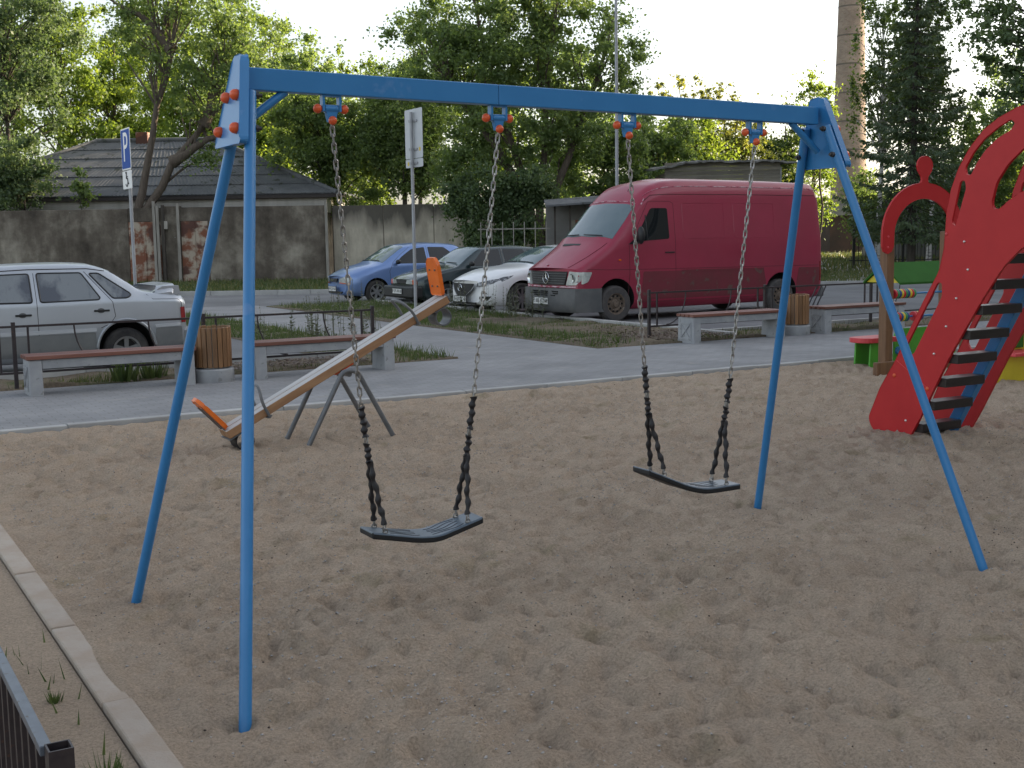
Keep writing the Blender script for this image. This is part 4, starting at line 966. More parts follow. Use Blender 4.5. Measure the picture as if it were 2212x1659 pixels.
    def screen(s, name, x0, x1, w0, w1, mat, off=.006, parent=None, nx=10, ny=14, curve=.0):
        V = []
        for i in range(nx + 1):
            u = i / nx
            for j in range(ny + 1):
                v = -1 + 2 * j / ny; y = v * (w0 + (w1 - w0) * u); x = x0 + (x1 - x0) * u
                V.append(s.b.W(x, y, s.b.zs(x, y) + off))
        m = ny + 1; F = [(i*m + j, (i+1)*m + j, (i+1)*m + j + 1, i*m + j + 1) for i in range(nx) for j in range(ny)]
        n = len(V); V2 = [(a, b, c - .02) for a, b, c in V]
        rim = [j for j in range(m)] + [i*m + ny for i in range(1, nx + 1)] + [nx*m + j for j in range(ny - 1, -1, -1)] + [i*m for i in range(nx - 1, 0, -1)]
        F2 = [(rim[k], rim[(k+1) % len(rim)], n + rim[(k+1) % len(rim)], n + rim[k]) for k in range(len(rim))]
        return obj(name, fixn(mkmesh(name, Geo().add(V + V2, F + F2), mat, 40)), None, parent or s.r)
    def wheels(s, R, rim, yw, wid, style, tyre='tyre', rimmat='rim_alloy', nsp=5):
        for x, _ in s.wh:
            for sy in (-1, 1):
                w = obj('wheel', fixn(mkmesh('wheel', Geo().lathe([(rim, -wid/2), (R - .035, -wid/2), (R - .008, -wid/2 + .025), (R, -wid/2 + .06), (R, wid/2 - .06), (R - .008, wid/2 - .025), (R - .035, wid/2), (rim, wid/2), (rim, -wid/2)], 40, 'y', caps=False), tyre, 40)), None, s.r, loc=(x, sy * yw, R - .004))
                k = sy
                if style == 'steel':
                    prof = [(rim + .004, wid/2 - .004), (rim - .02, wid/2 - .012), (rim - .035, wid/2 - .05), (rim * .62, wid/2 - .035), (rim * .45, wid/2 - .055), (rim * .30, wid/2 - .03), (rim * .28, wid/2 - .005), (.001, wid/2)]
                    g = Geo().lathe([(a, k * b) for a, b in prof], 32, 'y', caps=False)
                    ri = obj('rim', fixn(mkmesh('rim', g, rimmat, 30)), None, w)
                    h = Geo()
                    for i in range(10):
                        a = 2 * pi * i / 10; h.lathe([(.022, k * (wid/2 - .046)), (.021, k * (wid/2 - .030))], 8, 'y', (rim * .72 * cos(a), 0, rim * .72 * sin(a)))
                    obj('rim_hole', fixn(mkmesh('rim_hole', h, 'arch_black')), None, w)
                else:
                    ri = obj('rim', fixn(mkmesh('rim', Geo().lathe([(rim + .004, k * (wid/2 - .004)), (rim - .025, k * (wid/2 - .01)), (rim - .03, k * (wid/2 - .09)), (.001, k * (wid/2 - .095))], 36, 'y', caps=False), rimmat if style == 'cap' else [rimmat], 30)), None, w)
                    obj('brake', fixn(mkmesh('brake', Geo().lathe([(rim - .034, k * (wid/2 - .092)), (rim - .036, k * (wid/2 - .080)), (.001, k * (wid/2 - .080))], 28, 'y', caps=False), 'black_plastic')), None, w)
                    g = Geo()
                    for i in range(nsp):
                        a = 2 * pi * i / nsp + .3; hw = rim * (.16 if nsp <= 6 else .085)
                        yy = k * (wid/2 - .03); c_, s_ = cos(a), sin(a)
                        v = []
                        for rr, ww, dy in ((rim * .10, hw * .9, .0), (rim - .02, hw, .008)):
                            for q, dd in ((-1, 0), (1, 0), (1, -.03), (-1, -.03)): v.append((rr * c_ - q * ww * s_, yy + k * (dd + dy), rr * s_ + q * ww * c_))
                        g.add(v, [(0,1,2,3),(7,6,5,4),(0,4,5,1),(1,5,6,2),(2,6,7,3),(3,7,4,0)])
                    g.lathe([(rim * .22, k * (wid/2 - .055)), (rim * .20, k * (wid/2 - .018)), (.001, k * (wid/2 - .014))], 16, 'y', caps=False)
                    obj('spokes', fixn(mkmesh('spokes', g, rimmat, 30)), None, w)
    def plate(s, y, z, body, w=.52, h=.112, off=.02, rear=False, frame=True):
        x = s.b.xf(y, z) - off if not rear else s.b.xr(y, z) + off
        x = s.b.W(x, y, z)[0]; k = -1 if not rear else 1
        p = obj('number_plate', Geo().box(min(x, x - k * .012), max(x, x - k * .012), y - w/2, y + w/2, z - h/2, z + h/2), 'plate_white', s.r, bevel=.002)
        if frame:
            g = Geo()
            for a, b, c, d in ((-w/2 - .008, w/2 + .008, h/2, h/2 + .010), (-w/2 - .008, w/2 + .008, -h/2 - .014, -h/2), (-w/2 - .010, -w/2, -h/2, h/2), (w/2, w/2 + .010, -h/2, h/2)):
                g.box(min(x + k * .002, x - k * .012), max(x + k * .002, x - k * .012), y + a, y + b, z + c, z + d)
            obj('plate_frame', g, 'black_plastic', p)
        t = text_geo(body, h * .88, .001)
        xs = [v[0] for v in t.v]; sc = w * .93 / (max(xs) - min(xs)); mx = (max(xs) + min(xs)) / 2
        t.v = [((v[0] - mx) * min(sc, 1.25), v[1], v[2]) for v in t.v]
        # seen from -x: right is -y
        t.xf(Matrix(((0, 0, k, x + k * .0025), (k, 0, 0, y), (0, 1, 0, z), (0, 0, 0, 1))))
        obj('lettering', t, 'lettering_black', p); return p
    def mirror(s, x, z, mat, size=(.09, .17, .15), arm=.05):
        for sy in (-1, 1):
            y = s.b.ys(x, z); a, b, c = size
            g = Geo().ball((0, 0, 0), 1, 12, 8); g.v = [(max(min(p[0], .75), -1) * a, p[1] * b / 2, p[2] * c / 2) for p in g.v]
            g.xf(Matrix.Translation(s.b.W(x, sy * (y + arm + b / 2), z + c * .35)))
            g.tube([s.b.W(x + .02, sy * (y - .01), z), s.b.W(x, sy * (y + arm + .03), z + c * .2)], .02, 6)
            obj('mirror', g, mat, s.r, smooth=50)
    def handle(s, x, z, mat='black_plastic', L=.17, recess=True):
        for sy in (-1, 1):
            y = s.b.ys(x, z)
            g = Geo().box(-L/2, L/2, -.012, .018, -.012, .012); g.xf(Matrix.Translation(s.b.W(x, sy * y, z)) @ Matrix.Diagonal((1, sy, 1, 1)))
            h = obj('door_handle', fixn(mkmesh('door_handle', g, mat, None, .005)), None, s.r)
            if recess:
                g = Geo().lathe([(.042, 0), (.042, .004)], 14, 'y'); g.xf(Matrix.Translation(s.b.W(x - .01, sy * (y + .001), z)) @ Matrix.Diagonal((1.1, sy, .75, 1)))
                obj('handle_recess', fixn(mkmesh('handle_recess', g, 'bumper_grey')), None, h)
def stz(x, *pts): return (x, list(pts))

# ---- red van
VB = Body([
    stz(0.00, (0,.24),(.70,.24),(.86,.36),(.90,.66),(.90,.93),(.85,1.00),(.55,1.025),(0,1.03)),
    stz(0.10, (0,.22),(.78,.22),(.93,.36),(.955,.66),(.945,.97),(.90,1.055),(.55,1.085),(0,1.09)),
    stz(0.45, (0,.22),(.85,.22),(.965,.36),(.985,.70),(.965,1.17),(.92,1.275),(.55,1.315),(0,1.325)),
    stz(0.70, (0,.22),(.86,.22),(.97,.36),(.99,.75),(.972,1.33),(.925,1.455),(.60,1.50),(0,1.51)),
    stz(0.80, (0,.22),(.86,.22),(.97,.36),(.99,.75),(.974,1.40),(.925,1.545),(.64,1.60),(0,1.615)),
    stz(1.05, (0,.22),(.87,.22),(.975,.36),(.99,.80),(.975,1.47),(.895,1.795),(.66,1.855),(0,1.875)),
    stz(1.40, (0,.22),(.87,.22),(.975,.36),(.99,.85),(.975,1.48),(.855,2.155),(.66,2.225),(0,2.25)),
    stz(1.60, (0,.22),(.87,.22),(.975,.36),(.99,.85),(.975,1.48),(.862,2.30),(.70,2.40),(0,2.44)),
    stz(1.90, (0,.22),(.87,.22),(.975,.36),(.99,.85),(.975,1.48),(.868,2.38),(.745,2.575),(0,2.62)),
    stz(2.30, (0,.22),(.87,.22),(.975,.36),(.99,.85),(.975,1.48),(.872,2.40),(.765,2.655),(0,2.71)),
    stz(2.70, (0,.22),(.87,.22),(.975,.36),(.99,.85),(.975,1.48),(.872,2.40),(.77,2.67),(0,2.735)),
    stz(5.50, (0,.24),(.87,.24),(.975,.36),(.99,.85),(.975,1.48),(.872,2.385),(.77,2.635),(0,2.70)),
    stz(6.00, (0,.26),(.87,.26),(.97,.36),(.985,.85),(.965,1.48),(.855,2.37),(.755,2.61),(0,2.67)),
    stz(6.13, (0,.30),(.84,.30),(.95,.38),(.965,.85),(.945,1.48),(.82,2.31),(.70,2.50),(0,2.55)),
    stz(6.18, (0,.34),(.80,.34),(.91,.42),(.925,.85),(.905,1.46),(.77,2.22),(.62,2.36),(0,2.40))],
    [0,.05,.06,.35,.10,.10,.22,0],
    lambda x, y, z: x + .155 * min(1, abs(y) / .99)**2.2 * max(0, min(1, (2.6 - x) / 1.4)) * (1 if z > .9 else .75 + .25 * max(0, z - .5) / .4))
van = Car('delivery_van', 'dusty dark red high-roof panel van parked behind the right benches', 'van', VB, G(12.44, 20.14), 'van_paint', [(.92, .42), (5.02, .42)], 1.98, arch=.40)
# grimy lower flank below the crease, butted proud of the paint by a few millimetres
van.side('lower_panel', [(1.40, .34), (1.42, .93), (4.55, .92), (4.62, .60), (4.57, .35)], 'van_grime', .003, .04, sink=.012)
van.side('lower_panel', [(5.46, .40), (5.44, .60), (5.50, .91), (6.08, .90), (6.08, .44)], 'van_grime', .003, .03, sink=.012)
van.screen('windscreen', .80, 1.385, .865, .79, 'glass_screen', .007)
van.side('side_window', [(1.235, 1.50), (1.70, 2.13), (2.12, 2.13), (2.13, 1.545)], 'glass', .006, .05)
van.sline('window_divider', [(1.55, 1.53), (1.555, 2.0)], 'black_plastic', .011, True, van.r, off=.006)
for pts in ([(1.08, .45), (1.08, 1.43)], [(2.29, .36), (2.29, 2.22), (2.20, 2.26), (1.66, 2.26), (1.20, 1.58)], [(.16, 1.005), (.60, .985), (1.3, .975), (6.05, .945)]): van.sline('panel_gap', pts, 'seam_red', .0042)
van.sline('roof_gutter', [(1.55, 2.255), (1.75, 2.375), (2.1, 2.395), (4.0, 2.392), (6.02, 2.372)], 'seam_red', .008)
van.sline('scuffed_edge', [(1.50, 2.20), (1.60, 2.31)], 'scuffed_edge', .014)
# worn roof edge and roof-front line
g = Geo(); pts = []
for x in np.linspace(1.62, 6.0, 50):
    q = VB.sec(x); j = len(q) - 6; pts.append(VB.W(x, -q[j][0], q[j][1] + .001))
obj('worn_roof_edge', g.tube(pts, .010, 5), 'scuffed_edge', van.body)
g = Geo(); obj('worn_roof_line', g.tube([VB.W(1.435, y, VB.zs(1.435, y) + .001) for y in np.linspace(-.78, .78, 24)], .011, 5), 'scuffed_edge', van.body)
for (x0, z0, x1, z1) in ((2.52, 1.545, 3.55, 2.225), (3.80, 1.545, 4.85, 2.215)):   # pressed side panels
    loop = dens(fillet([(x0, z0), (x1, z0), (x1, z1), (x0, z1)], .05, 4, True), .08)
    obj('pressed_panel', Geo().tube([VB.W(x, -VB.ys(x, z) + .004, z) for x, z in loop], .009, 5, closed=True), 'van_paint', van.body, smooth=60)
van.side('side_trim', [(2.45, .905), (4.55, .895), (4.55, .93), (2.45, .94)], 'van_grime', .008, .01)
# bonnet gap lines, vent
for sy in (-1, 1):
    pp = [(.02, .62), (.12, .66), (.35, .735), (.60, .80), (.72, .83)]
    obj('bonnet_gap', Geo().tube([VB.W(x, sy * y, VB.zs(x, y) + .001) for x, y in pp], .005, 5), 'seam_red', van.body)
van.screen('bonnet_vent', .615, .655, .30, .30, 'black_plastic', .006).data.transform(Matrix.Translation((0, .12, 0)))
g = Geo().lathe([(.035, 0), (.035, .006)], 12, 'z'); xb = .06; g.xf(Matrix.Translation((VB.W(.05, .05, 1)[0] + .04, .10, VB.zs(.09, .1) + .002))); obj('bonnet_badge', g, 'scuffed_edge', van.r)
# front: grille, lamps, bumper
GR = van.front('grille', [(-.56, .71), (.56, .71), (.645, .965), (-.645, .965)], 'black_plastic', .008, .02)
for i in range(5):
    z = .745 + i * .045; w = .555 + (z - .71) * .33
    obj('grille_bar', Geo().tube([VB.W(VB.xf(y, z) - .016, y, z) for y in np.linspace(-w, w, 13)], .0085, 4), 'bumper_grey', GR)
cx = VB.W(0, 0, .84)[0] - .03
em = Geo().tube([(cx, .105 * cos(a), .84 + .105 * sin(a)) for a in [2 * pi * i / 32 for i in range(32)]], .0085, 6, closed=True)
for a in (pi/2, pi/2 + 2*pi/3, pi/2 - 2*pi/3):
    d = Vector((0, cos(a), sin(a))); n_ = Vector((0, -sin(a), cos(a))); c_ = Vector((cx, 0, .84))
    em.add([c_ + n_ * .016, c_ - n_ * .016, c_ + d * .102, c_ - d * .012 + Vector((-.010, 0, 0)), c_ + d * .10 + Vector((-.003, 0, 0))], [(0, 3, 4), (0, 4, 2), (1, 4, 3), (1, 2, 4)])
obj('emblem', em, 'chrome', GR, smooth=40)
for sy in (-1, 1):
    A = [(.605, .705), (.88, .715), (.925, .79), (.938, .95), (.69, .968)]
    hl = van.front('headlight', [(sy * y, z) for y, z in A], 'headlamp', .012, .02)
    hl2 = van.side('lamp_corner', [(.05, .725), (.16, .77), (.24, .95), (.05, .955)], 'headlamp', .010, .02, both=False, parent=hl) if sy < 0 else None
    g = Geo().lathe([(.001, .0), (.065, .0), (.085, -.012)], 18, 'x', (VB.W(VB.xf(.76, .83), .76, .83)[0] - .010, sy * .755, .835), caps=False)
    obj('lens', fixn(mkmesh('lens', g, 'chrome', 40)), None, hl)
van.front('bumper_chin', [(-.86, .665), (.86, .665), (.86, .69), (-.86, .69)], 'scuffed_edge', .012, .005)
g = Geo(); m = 18; V = []
ring = []
for i in range(-m, m + 1):
    y = i / m * .90; ring.append((VB.W(0, y, .45)[0] - .045 - .02 * (1 - abs(y)), y))
ring = [(ring[0][0] + .55, -.985), (ring[0][0] + .12, -.965)] + ring + [(ring[-1][0] + .12, .965), (ring[-1][0] + .55, .985)]
prof = [(.0, .645), (0, .60), (-.012, .42), (.0, .26), (.05, .20)]
k = len(ring)
for (dx, z) in prof: V += [(x + dx, y, z) for x, y in ring]
F = [(a*k + j, a*k + j + 1, (a+1)*k + j + 1, (a+1)*k + j) for a in range(len(prof) - 1) for j in range(k - 1)]
n0 = len(V); V += [(x + .07, y * .97, .65) for x, y in ring]; F += [(n0 + j, n0 + j + 1, j + 1, j) for j in range(k - 1)]
bp = obj('bumper', fixn(mkmesh('bumper', Geo().add(V, F), 'bumper_grey', 40)), None, van.r)
for z0, z1, y0, y1 in ((.575, .60, -.44, .44), (.54, .562, -.44, .44), (.505, .525, -.36, .36)):
    g = Geo()
    for a, b in ((y0, -.15), (-.12, .12), (.15, y1)):
        xx = VB.W(0, a, .45)[0]; g.box(xx - .075, xx - .03, a, b, z0, z1)
    obj('bumper_slot', g, 'arch_black', bp)
van.plate(.14, .40, 'К 005 КС 60', .53, .12, .078, frame=False)
van.wheels(.345, .205, .885, .20, 'steel', 'tyre_dusty', 'rim_rusty')
van.mirror(1.25, 1.50, 'black_plastic', (.07, .18, .34), .06)
van.side('mirror_base', [(1.06, 1.45), (1.30, 1.60), (1.32, 1.46)], 'black_plastic', .012, .01)
van.handle(2.13, 1.285, L=.22, recess=False)
for y0, y1 in ((-.62, -.05), (.10, .70)):
    obj('wiper', Geo().tube([VB.W(.80 + .02 * t, y0 + (y1 - y0) * t, VB.zs(.81, y0 + (y1 - y0) * t) + .022) for t in (0, .25, .5, .75, 1)], .010, 5), 'black_plastic', van.r)
van.side('tail_lamp', [(6.085, .62), (6.15, .62), (6.14, 1.02), (6.08, 1.02)], 'lamp_red', .006, .01)
g = Geo().box(6.10, 6.25, -.95, .95, .28, .50); obj('rear_bumper', g, 'bumper_grey', van.r, bevel=.03)
obj('roof_antenna', Geo().tube([(1.66, -.30, VB.zs(1.6, .3)), (1.70, -.30, VB.zs(1.6, .3) + .09)], .006, 6), 'black_plastic', van.r)
g = Geo().lathe([(.035, 0), (.03, .012)], 10, 'y'); g.xf(Matrix.Translation(VB.W(.86, -VB.ys(.86, 1.16) , 1.16)) @ Matrix.Diagonal((1, -1, .6, 1))); obj('side_repeater', g, 'lamp_orange', van.r)

# ---- silver saloon seen from its left side
LB = Body([
    stz(0.00, (0,.22),(.58,.22),(.68,.30),(.71,.50),(.70,.64),(.64,.70),(.4,.72),(0,.72)),
    stz(0.25, (0,.18),(.68,.18),(.77,.28),(.80,.52),(.785,.70),(.73,.775),(.5,.80),(0,.81)),
    stz(1.15, (0,.17),(.72,.17),(.80,.28),(.825,.56),(.80,.87),(.74,.935),(.5,.965),(0,.975)),
    stz(1.50, (0,.17),(.72,.17),(.80,.28),(.825,.57),(.80,.905),(.685,1.12),(.48,1.175),(0,1.185)),
    stz(1.85, (0,.17),(.72,.17),(.80,.28),(.825,.57),(.80,.905),(.615,1.295),(.45,1.355),(0,1.375)),
    stz(2.70, (0,.17),(.72,.17),(.80,.28),(.825,.58),(.80,.905),(.600,1.320),(.45,1.385),(0,1.405)),
    stz(3.15, (0,.17),(.72,.17),(.80,.28),(.825,.58),(.80,.915),(.600,1.315),(.45,1.365),(0,1.385)),
    stz(3.36, (0,.17),(.72,.17),(.80,.28),(.825,.58),(.80,.92),(.605,1.265),(.45,1.305),(0,1.32)),
    stz(3.58, (0,.18),(.72,.18),(.80,.28),(.825,.58),(.80,.925),(.645,1.130),(.46,1.165),(0,1.175)),
    stz(3.78, (0,.19),(.72,.19),(.80,.29),(.825,.58),(.795,.925),(.70,1.005),(.50,1.035),(0,1.04)),
    stz(4.18, (0,.22),(.70,.22),(.79,.30),(.815,.58),(.785,.90),(.72,.955),(.50,.975),(0,.98)),
    stz(4.29, (0,.24),(.66,.24),(.76,.32),(.785,.58),(.755,.87),(.68,.93),(.48,.95),(0,.955)),
    stz(4.33, (0,.28),(.60,.28),(.72,.36),(.745,.58),(.715,.84),(.64,.895),(.45,.915),(0,.92))],
    [0,.05,.06,.10,.05,.07,.14,0], lambda x, y, z: x + .09 * (abs(y) / .82)**2 * max(0, 1 - x / 1.2) - .05 * (abs(y) / .82)**3 * max(0, (x - 3.9) / .43))
car = Car('saloon_car', 'silver saloon car with boot spoiler parked behind the left benches', 'car', LB, G(.09, 16.83), 'silver_paint', [(1.05, .345), (3.51, .345)], 1.65, arch=.31, group='parked cars')
car.side('side_window', [(1.52, .935), (1.90, 1.265), (2.40, 1.275), (2.405, .925)], 'glass_light', .005, .03)
car.side('side_window', [(2.50, .925), (2.49, 1.278), (3.02, 1.272), (3.215, .955), (3.19, .935)], 'glass_light', .005, .03)
car.side('side_window', [(3.115, 1.262), (3.235, 1.262), (3.585, 1.005), (3.60, .975), (3.55, .945), (3.37, .945)], 'glass_light', .005, .025)
for loop in ([(1.52, .935), (1.90, 1.265), (2.40, 1.275), (2.405, .925)], [(2.50, .925), (2.49, 1.278), (3.02, 1.272), (3.215, .955), (3.19, .935)], [(3.115, 1.262), (3.235, 1.262), (3.585, 1.005), (3.60, .975), (3.55, .945), (3.37, .945)]):
    q = dens(fillet(loop, .03, 3, True), .06); obj('window_seal', Geo().tube([LB.W(x, -LB.ys(x, z) - .004, z) for x, z in q], .010, 5, closed=True), 'black_plastic', car.r)
car.sline('drip_rail', [(1.60, 1.165), (1.86, 1.305), (2.40, 1.325), (3.10, 1.320), (3.32, 1.285)], 'seam', .008)
for pts in ([(2.455, 1.28), (2.455, .34)], [(3.06, 1.285), (3.36, .90), (3.385, .72), (3.32, .63), (3.20, .58)], [(1.28, .85), (1.28, .34)], [(3.80, .975), (3.87, .915), (4.22, .905), (4.27, .86), (4.27, .60)]): car.sline('panel_gap', pts, 'seam', .0042)
car.side('side_moulding', [(1.42, .525), (3.14, .535), (3.14, .58), (1.42, .57)], 'sign_back', .014, .008)
car.side('side_moulding', [(3.88, .55), (4.24, .56), (4.24, .60), (3.87, .59)], 'sign_back', .014, .008)
car.side('lower_flank', [(1.40, .25), (3.15, .25), (3.13, .524), (1.42, .514)], 'silver_ground_tone', .004, .01)
car.side('lower_flank', [(3.87, .30), (4.27, .30), (4.26, .55), (3.88, .54)], 'silver_ground_tone', .004, .01)
obj('wheel_arch_trim', Geo().tube([LB.W(3.51 + .362 * cos(a), -LB.ys(3.51 + .362 * cos(a), max(.30, .31 + .362 * sin(a))) - .004, .31 + .362 * sin(a)) for a in [pi * (.02 + .96 * i / 24) for i in range(25)]], .020, 6), 'silver_paint', car.body, smooth=60)
car.screen('windscreen', 1.18, 1.80, .70, .57, 'glass', .006); car.screen('rear_window', 3.40, 3.72, .52, .60, 'glass', .006)
car.handle(2.29, .775, L=.19); car.handle(3.22, .795, L=.19)
car.mirror(1.55, .95, 'black_plastic', (.07, .15, .12), .03)
car.wheels(.285, .175, .715, .17, 'spoke', 'tyre', 'rim_alloy', 5)
g = Geo(); pts = []
for i in range(17):
    y = -.70 + 1.4 * i / 16; pts.append((4.17 - .10 * (y / .7)**4, y, 1.085 - .10 * max(0, (abs(y) - .58) / .12)**1.5 if abs(y) > .58 else 1.085))
V = []
for (x, y, z) in pts: V += [(x - .16, y, z - .012), (x + .06, y, z + .012), (x + .08, y, z - .012), (x - .12, y, z - .030)]
n = len(pts); g.add(V, [(0,1,2,3), tuple(4*(n-1) + j for j in (3,2,1,0))] + [(i*4 + a, (i+1)*4 + a, (i+1)*4 + (a+1) % 4, i*4 + (a+1) % 4) for i in range(n-1) for a in range(4)])
for y in (-.60, .60):
    g.add([(x, y + d, z) for d in (-.05, .05) for x, z in ((3.84, .965), (4.26, .955), (4.24, 1.075), (4.03, 1.07))], [(0,1,2,3),(7,6,5,4),(0,4,5,1),(1,5,6,2),(2,6,7,3),(3,7,4,0)])
obj('spoiler', fixn(mkmesh('spoiler', g, 'silver_paint', 45)), None, car.r)
car.side('tail_lamp', [(4.255, .60), (4.325, .60), (4.315, .80), (4.25, .80)], 'lamp_red', .006, .01)
car.front('tail_lamp', [(-.70, .62), (-.40, .62), (-.40, .80), (-.68, .80)], 'lamp_red', .006, .02, rear=True); car.front('tail_lamp', [(.70, .62), (.40, .62), (.40, .80), (.68, .80)], 'lamp_red', .006, .02, rear=True)
g = Geo().box(4.22, 4.40, -.78, .78, .25, .53); obj('rear_bumper', g, 'silver_ground_tone', car.r, bevel=.04)
g = Geo().box(-.06, .16, -.70, .70, .25, .50); obj('front_bumper', g, 'silver_ground_tone', car.r, bevel=.04)
g = Geo()                                                     # seat backs behind the glass line
for x in (2.05, 3.05): g.box(x, x + .12, -.55, .55, .5, .80)
# ---- small blue hatchback
HB = Body([
    stz(0.00, (0,.24),(.46,.24),(.58,.32),(.62,.48),(.60,.62),(.54,.68),(.35,.70),(0,.70)),
    stz(0.18, (0,.20),(.62,.20),(.75,.30),(.785,.50),(.765,.68),(.69,.75),(.45,.785),(0,.795)),
    stz(0.55, (0,.18),(.72,.18),(.81,.30),(.835,.55),(.82,.78),(.74,.875),(.5,.915),(0,.925)),
    stz(0.95, (0,.18),(.73,.18),(.82,.30),(.84,.58),(.825,.88),(.765,.975),(.5,1.015),(0,1.03)),
    stz(1.35, (0,.18),(.73,.18),(.82,.30),(.84,.60),(.825,.93),(.70,1.19),(.48,1.235),(0,1.25)),
    stz(1.80, (0,.18),(.73,.18),(.82,.30),(.84,.60),(.825,.95),(.635,1.405),(.45,1.45),(0,1.465)),
    stz(2.40, (0,.18),(.73,.18),(.82,.30),(.84,.60),(.825,.96),(.62,1.445),(.45,1.495),(0,1.51)),
    stz(3.20, (0,.19),(.73,.19),(.82,.31),(.84,.60),(.82,.98),(.60,1.405),(.43,1.455),(0,1.47)),
    stz(3.62, (0,.22),(.70,.22),(.80,.33),(.815,.60),(.79,.96),(.62,1.16),(.43,1.20),(0,1.215)),
    stz(3.82, (0,.26),(.64,.26),(.75,.36),(.765,.60),(.74,.88),(.64,.98),(.43,1.01),(0,1.02)),
    stz(3.88, (0,.30),(.58,.30),(.70,.40),(.715,.60),(.69,.84),(.60,.92),(.40,.95),(0,.955))],
    [0,.05,.08,.12,.06,.08,.14,0], lambda x, y, z: x + .22 * (abs(y) / .84)**2 * max(0, 1 - x / 1.6))
def small_car(b, name, label, loc, paint, wheels, W, arch, rz=0):
    return Car(name, label, 'car', b, loc, paint, wheels, W, arch=arch, group='parked cars', rz=rz)
c = small_car(HB, 'hatchback_car', 'small light blue hatchback, leftmost of the cars parked in a row', G(11.88, 29.64), 'blue_car', [(.86, .335), (3.30, .335)], 1.68, .31)
c.screen('windscreen', 1.02, 1.72, .70, .58, 'glass_screen', .006)
W1 = [(1.36, .985), (1.60, 1.16), (1.90, 1.345), (2.28, 1.395), (2.30, .985)]; W2 = [(2.40, .99), (2.38, 1.395), (2.85, 1.385), (3.10, 1.20), (3.12, 1.03)]
c.side('side_window', W1, 'glass', .005, .03); c.side('side_window', W2, 'glass', .005, .03)
for pts in ([(1.20, .40), (1.16, .80), (1.30, 1.02), (1.55, 1.20), (1.86, 1.40)], [(2.34, 1.42), (2.34, .36)], [(1.20, .40), (2.34, .36)], [(3.2, 1.1), (3.0, .7), (2.95, .55)]): c.sline('panel_gap', pts, 'seam', .004)
for sy in (-1, 1):
    hl = c.front('headlight', [(sy * y, z) for y, z in ((.34, .545), (.60, .525), (.69, .58), (.70, .66), (.60, .695), (.36, .625))], 'headlamp', .014, .02)
    c.front('indicator', [(sy * .36, .520), (sy * .66, .500), (sy * .67, .520), (sy * .36, .54)], 'lamp_orange', .012, .004, parent=hl)
gr = c.front('grille', [(-.22, .55), (.22, .55), (.27, .64), (-.27, .64)], 'black_plastic', .012, .02)
xg = HB.W(HB.xf(0, .59), 0, .59)[0] - .03
em = Geo().add([(xg + d, y, .595 + z) for d in (0, .02) for y, z in ((-.10, -.016), (-.032, -.016), (-.032, -.030), (.032, -.030), (.032, -.016), (.10, -.016), (.085, .016), (.032, .016), (.032, .030), (-.032, .030), (-.032, .016), (-.085, .016))], [tuple(range(12)), tuple(range(23, 11, -1))] + [(i, (i+1) % 12, 12 + (i+1) % 12, 12 + i) for i in range(12)])
obj('emblem', fixn(mkmesh('emblem', em, 'chrome')), None, gr)
c.plate(.0, .375, 'М 412 ЕН 60', .50, .11, .03)
c.front('lower_grille', [(-.42, .255), (.42, .255), (.46, .31), (-.46, .31)], 'black_plastic', .010, .02)
c.mirror(1.40, .99, 'black_plastic', (.07, .15, .12), .03); c.wheels(.295, .195, .735, .18, 'spoke', 'tyre', 'rim_alloy', 6)
for y0, y1 in ((-.52, .0), (.05, .58)): obj('wiper', Geo().tube([HB.W(1.04 + .01 * t, y0 + (y1 - y0) * t, HB.zs(1.045, y0 + (y1 - y0) * t) + .018) for t in (0, .33, .66, 1)], .009, 5), 'black_plastic', c.r)
c.handle(2.18, .83, 'blue_car', recess=False)
# ---- dark green hatchback with wedge nose
DB = Body([
    stz(0.00, (0,.24),(.60,.24),(.70,.32),(.735,.50),(.72,.63),(.68,.665),(.4,.675),(0,.68)),
    stz(0.14, (0,.20),(.70,.20),(.79,.30),(.815,.50),(.795,.69),(.745,.735),(.5,.75),(0,.755)),
    stz(0.60, (0,.17),(.72,.17),(.80,.28),(.825,.54),(.80,.80),(.75,.855),(.5,.875),(0,.885)),
    stz(1.10, (0,.17),(.72,.17),(.80,.28),(.825,.56),(.80,.89),(.75,.955),(.5,.975),(0,.985)),
    stz(1.45, (0,.17),(.72,.17),(.80,.28),(.825,.57),(.80,.91),(.685,1.165),(.48,1.205),(0,1.215)),
    stz(1.82, (0,.17),(.72,.17),(.80,.28),(.825,.57),(.80,.91),(.615,1.345),(.45,1.385),(0,1.40)),
    stz(2.60, (0,.17),(.72,.17),(.80,.28),(.825,.58),(.80,.92),(.600,1.370),(.45,1.415),(0,1.43)),
    stz(3.30, (0,.18),(.72,.18),(.80,.28),(.825,.58),(.80,.93),(.600,1.335),(.45,1.375),(0,1.39)),
    stz(3.80, (0,.22),(.70,.22),(.79,.30),(.81,.58),(.78,.93),(.66,1.08),(.46,1.11),(0,1.12)),
    stz(3.98, (0,.26),(.64,.26),(.74,.34),(.765,.58),(.735,.86),(.66,.93),(.45,.95),(0,.955))],
    [0,.05,.06,.10,.05,.06,.12,0], lambda x, y, z: x + .10 * (abs(y) / .82)**2 * max(0, 1 - x / 1.5))
c = small_car(DB, 'hatchback_car', 'dark green-black older hatchback parked between the blue and the white car', G(12.30, 26.43), 'dark_car', [(.84, .335), (3.29, .335)], 1.65, .30)
c.screen('windscreen', 1.15, 1.78, .71, .58, 'glass_screen', .006)
c.side('side_window', [(1.44, .955), (1.84, 1.32), (2.28, 1.335), (2.30, .955)], 'glass', .005, .025); c.side('side_window', [(2.40, .955), (2.39, 1.335), (2.95, 1.32), (3.12, .97)], 'glass', .005, .025)
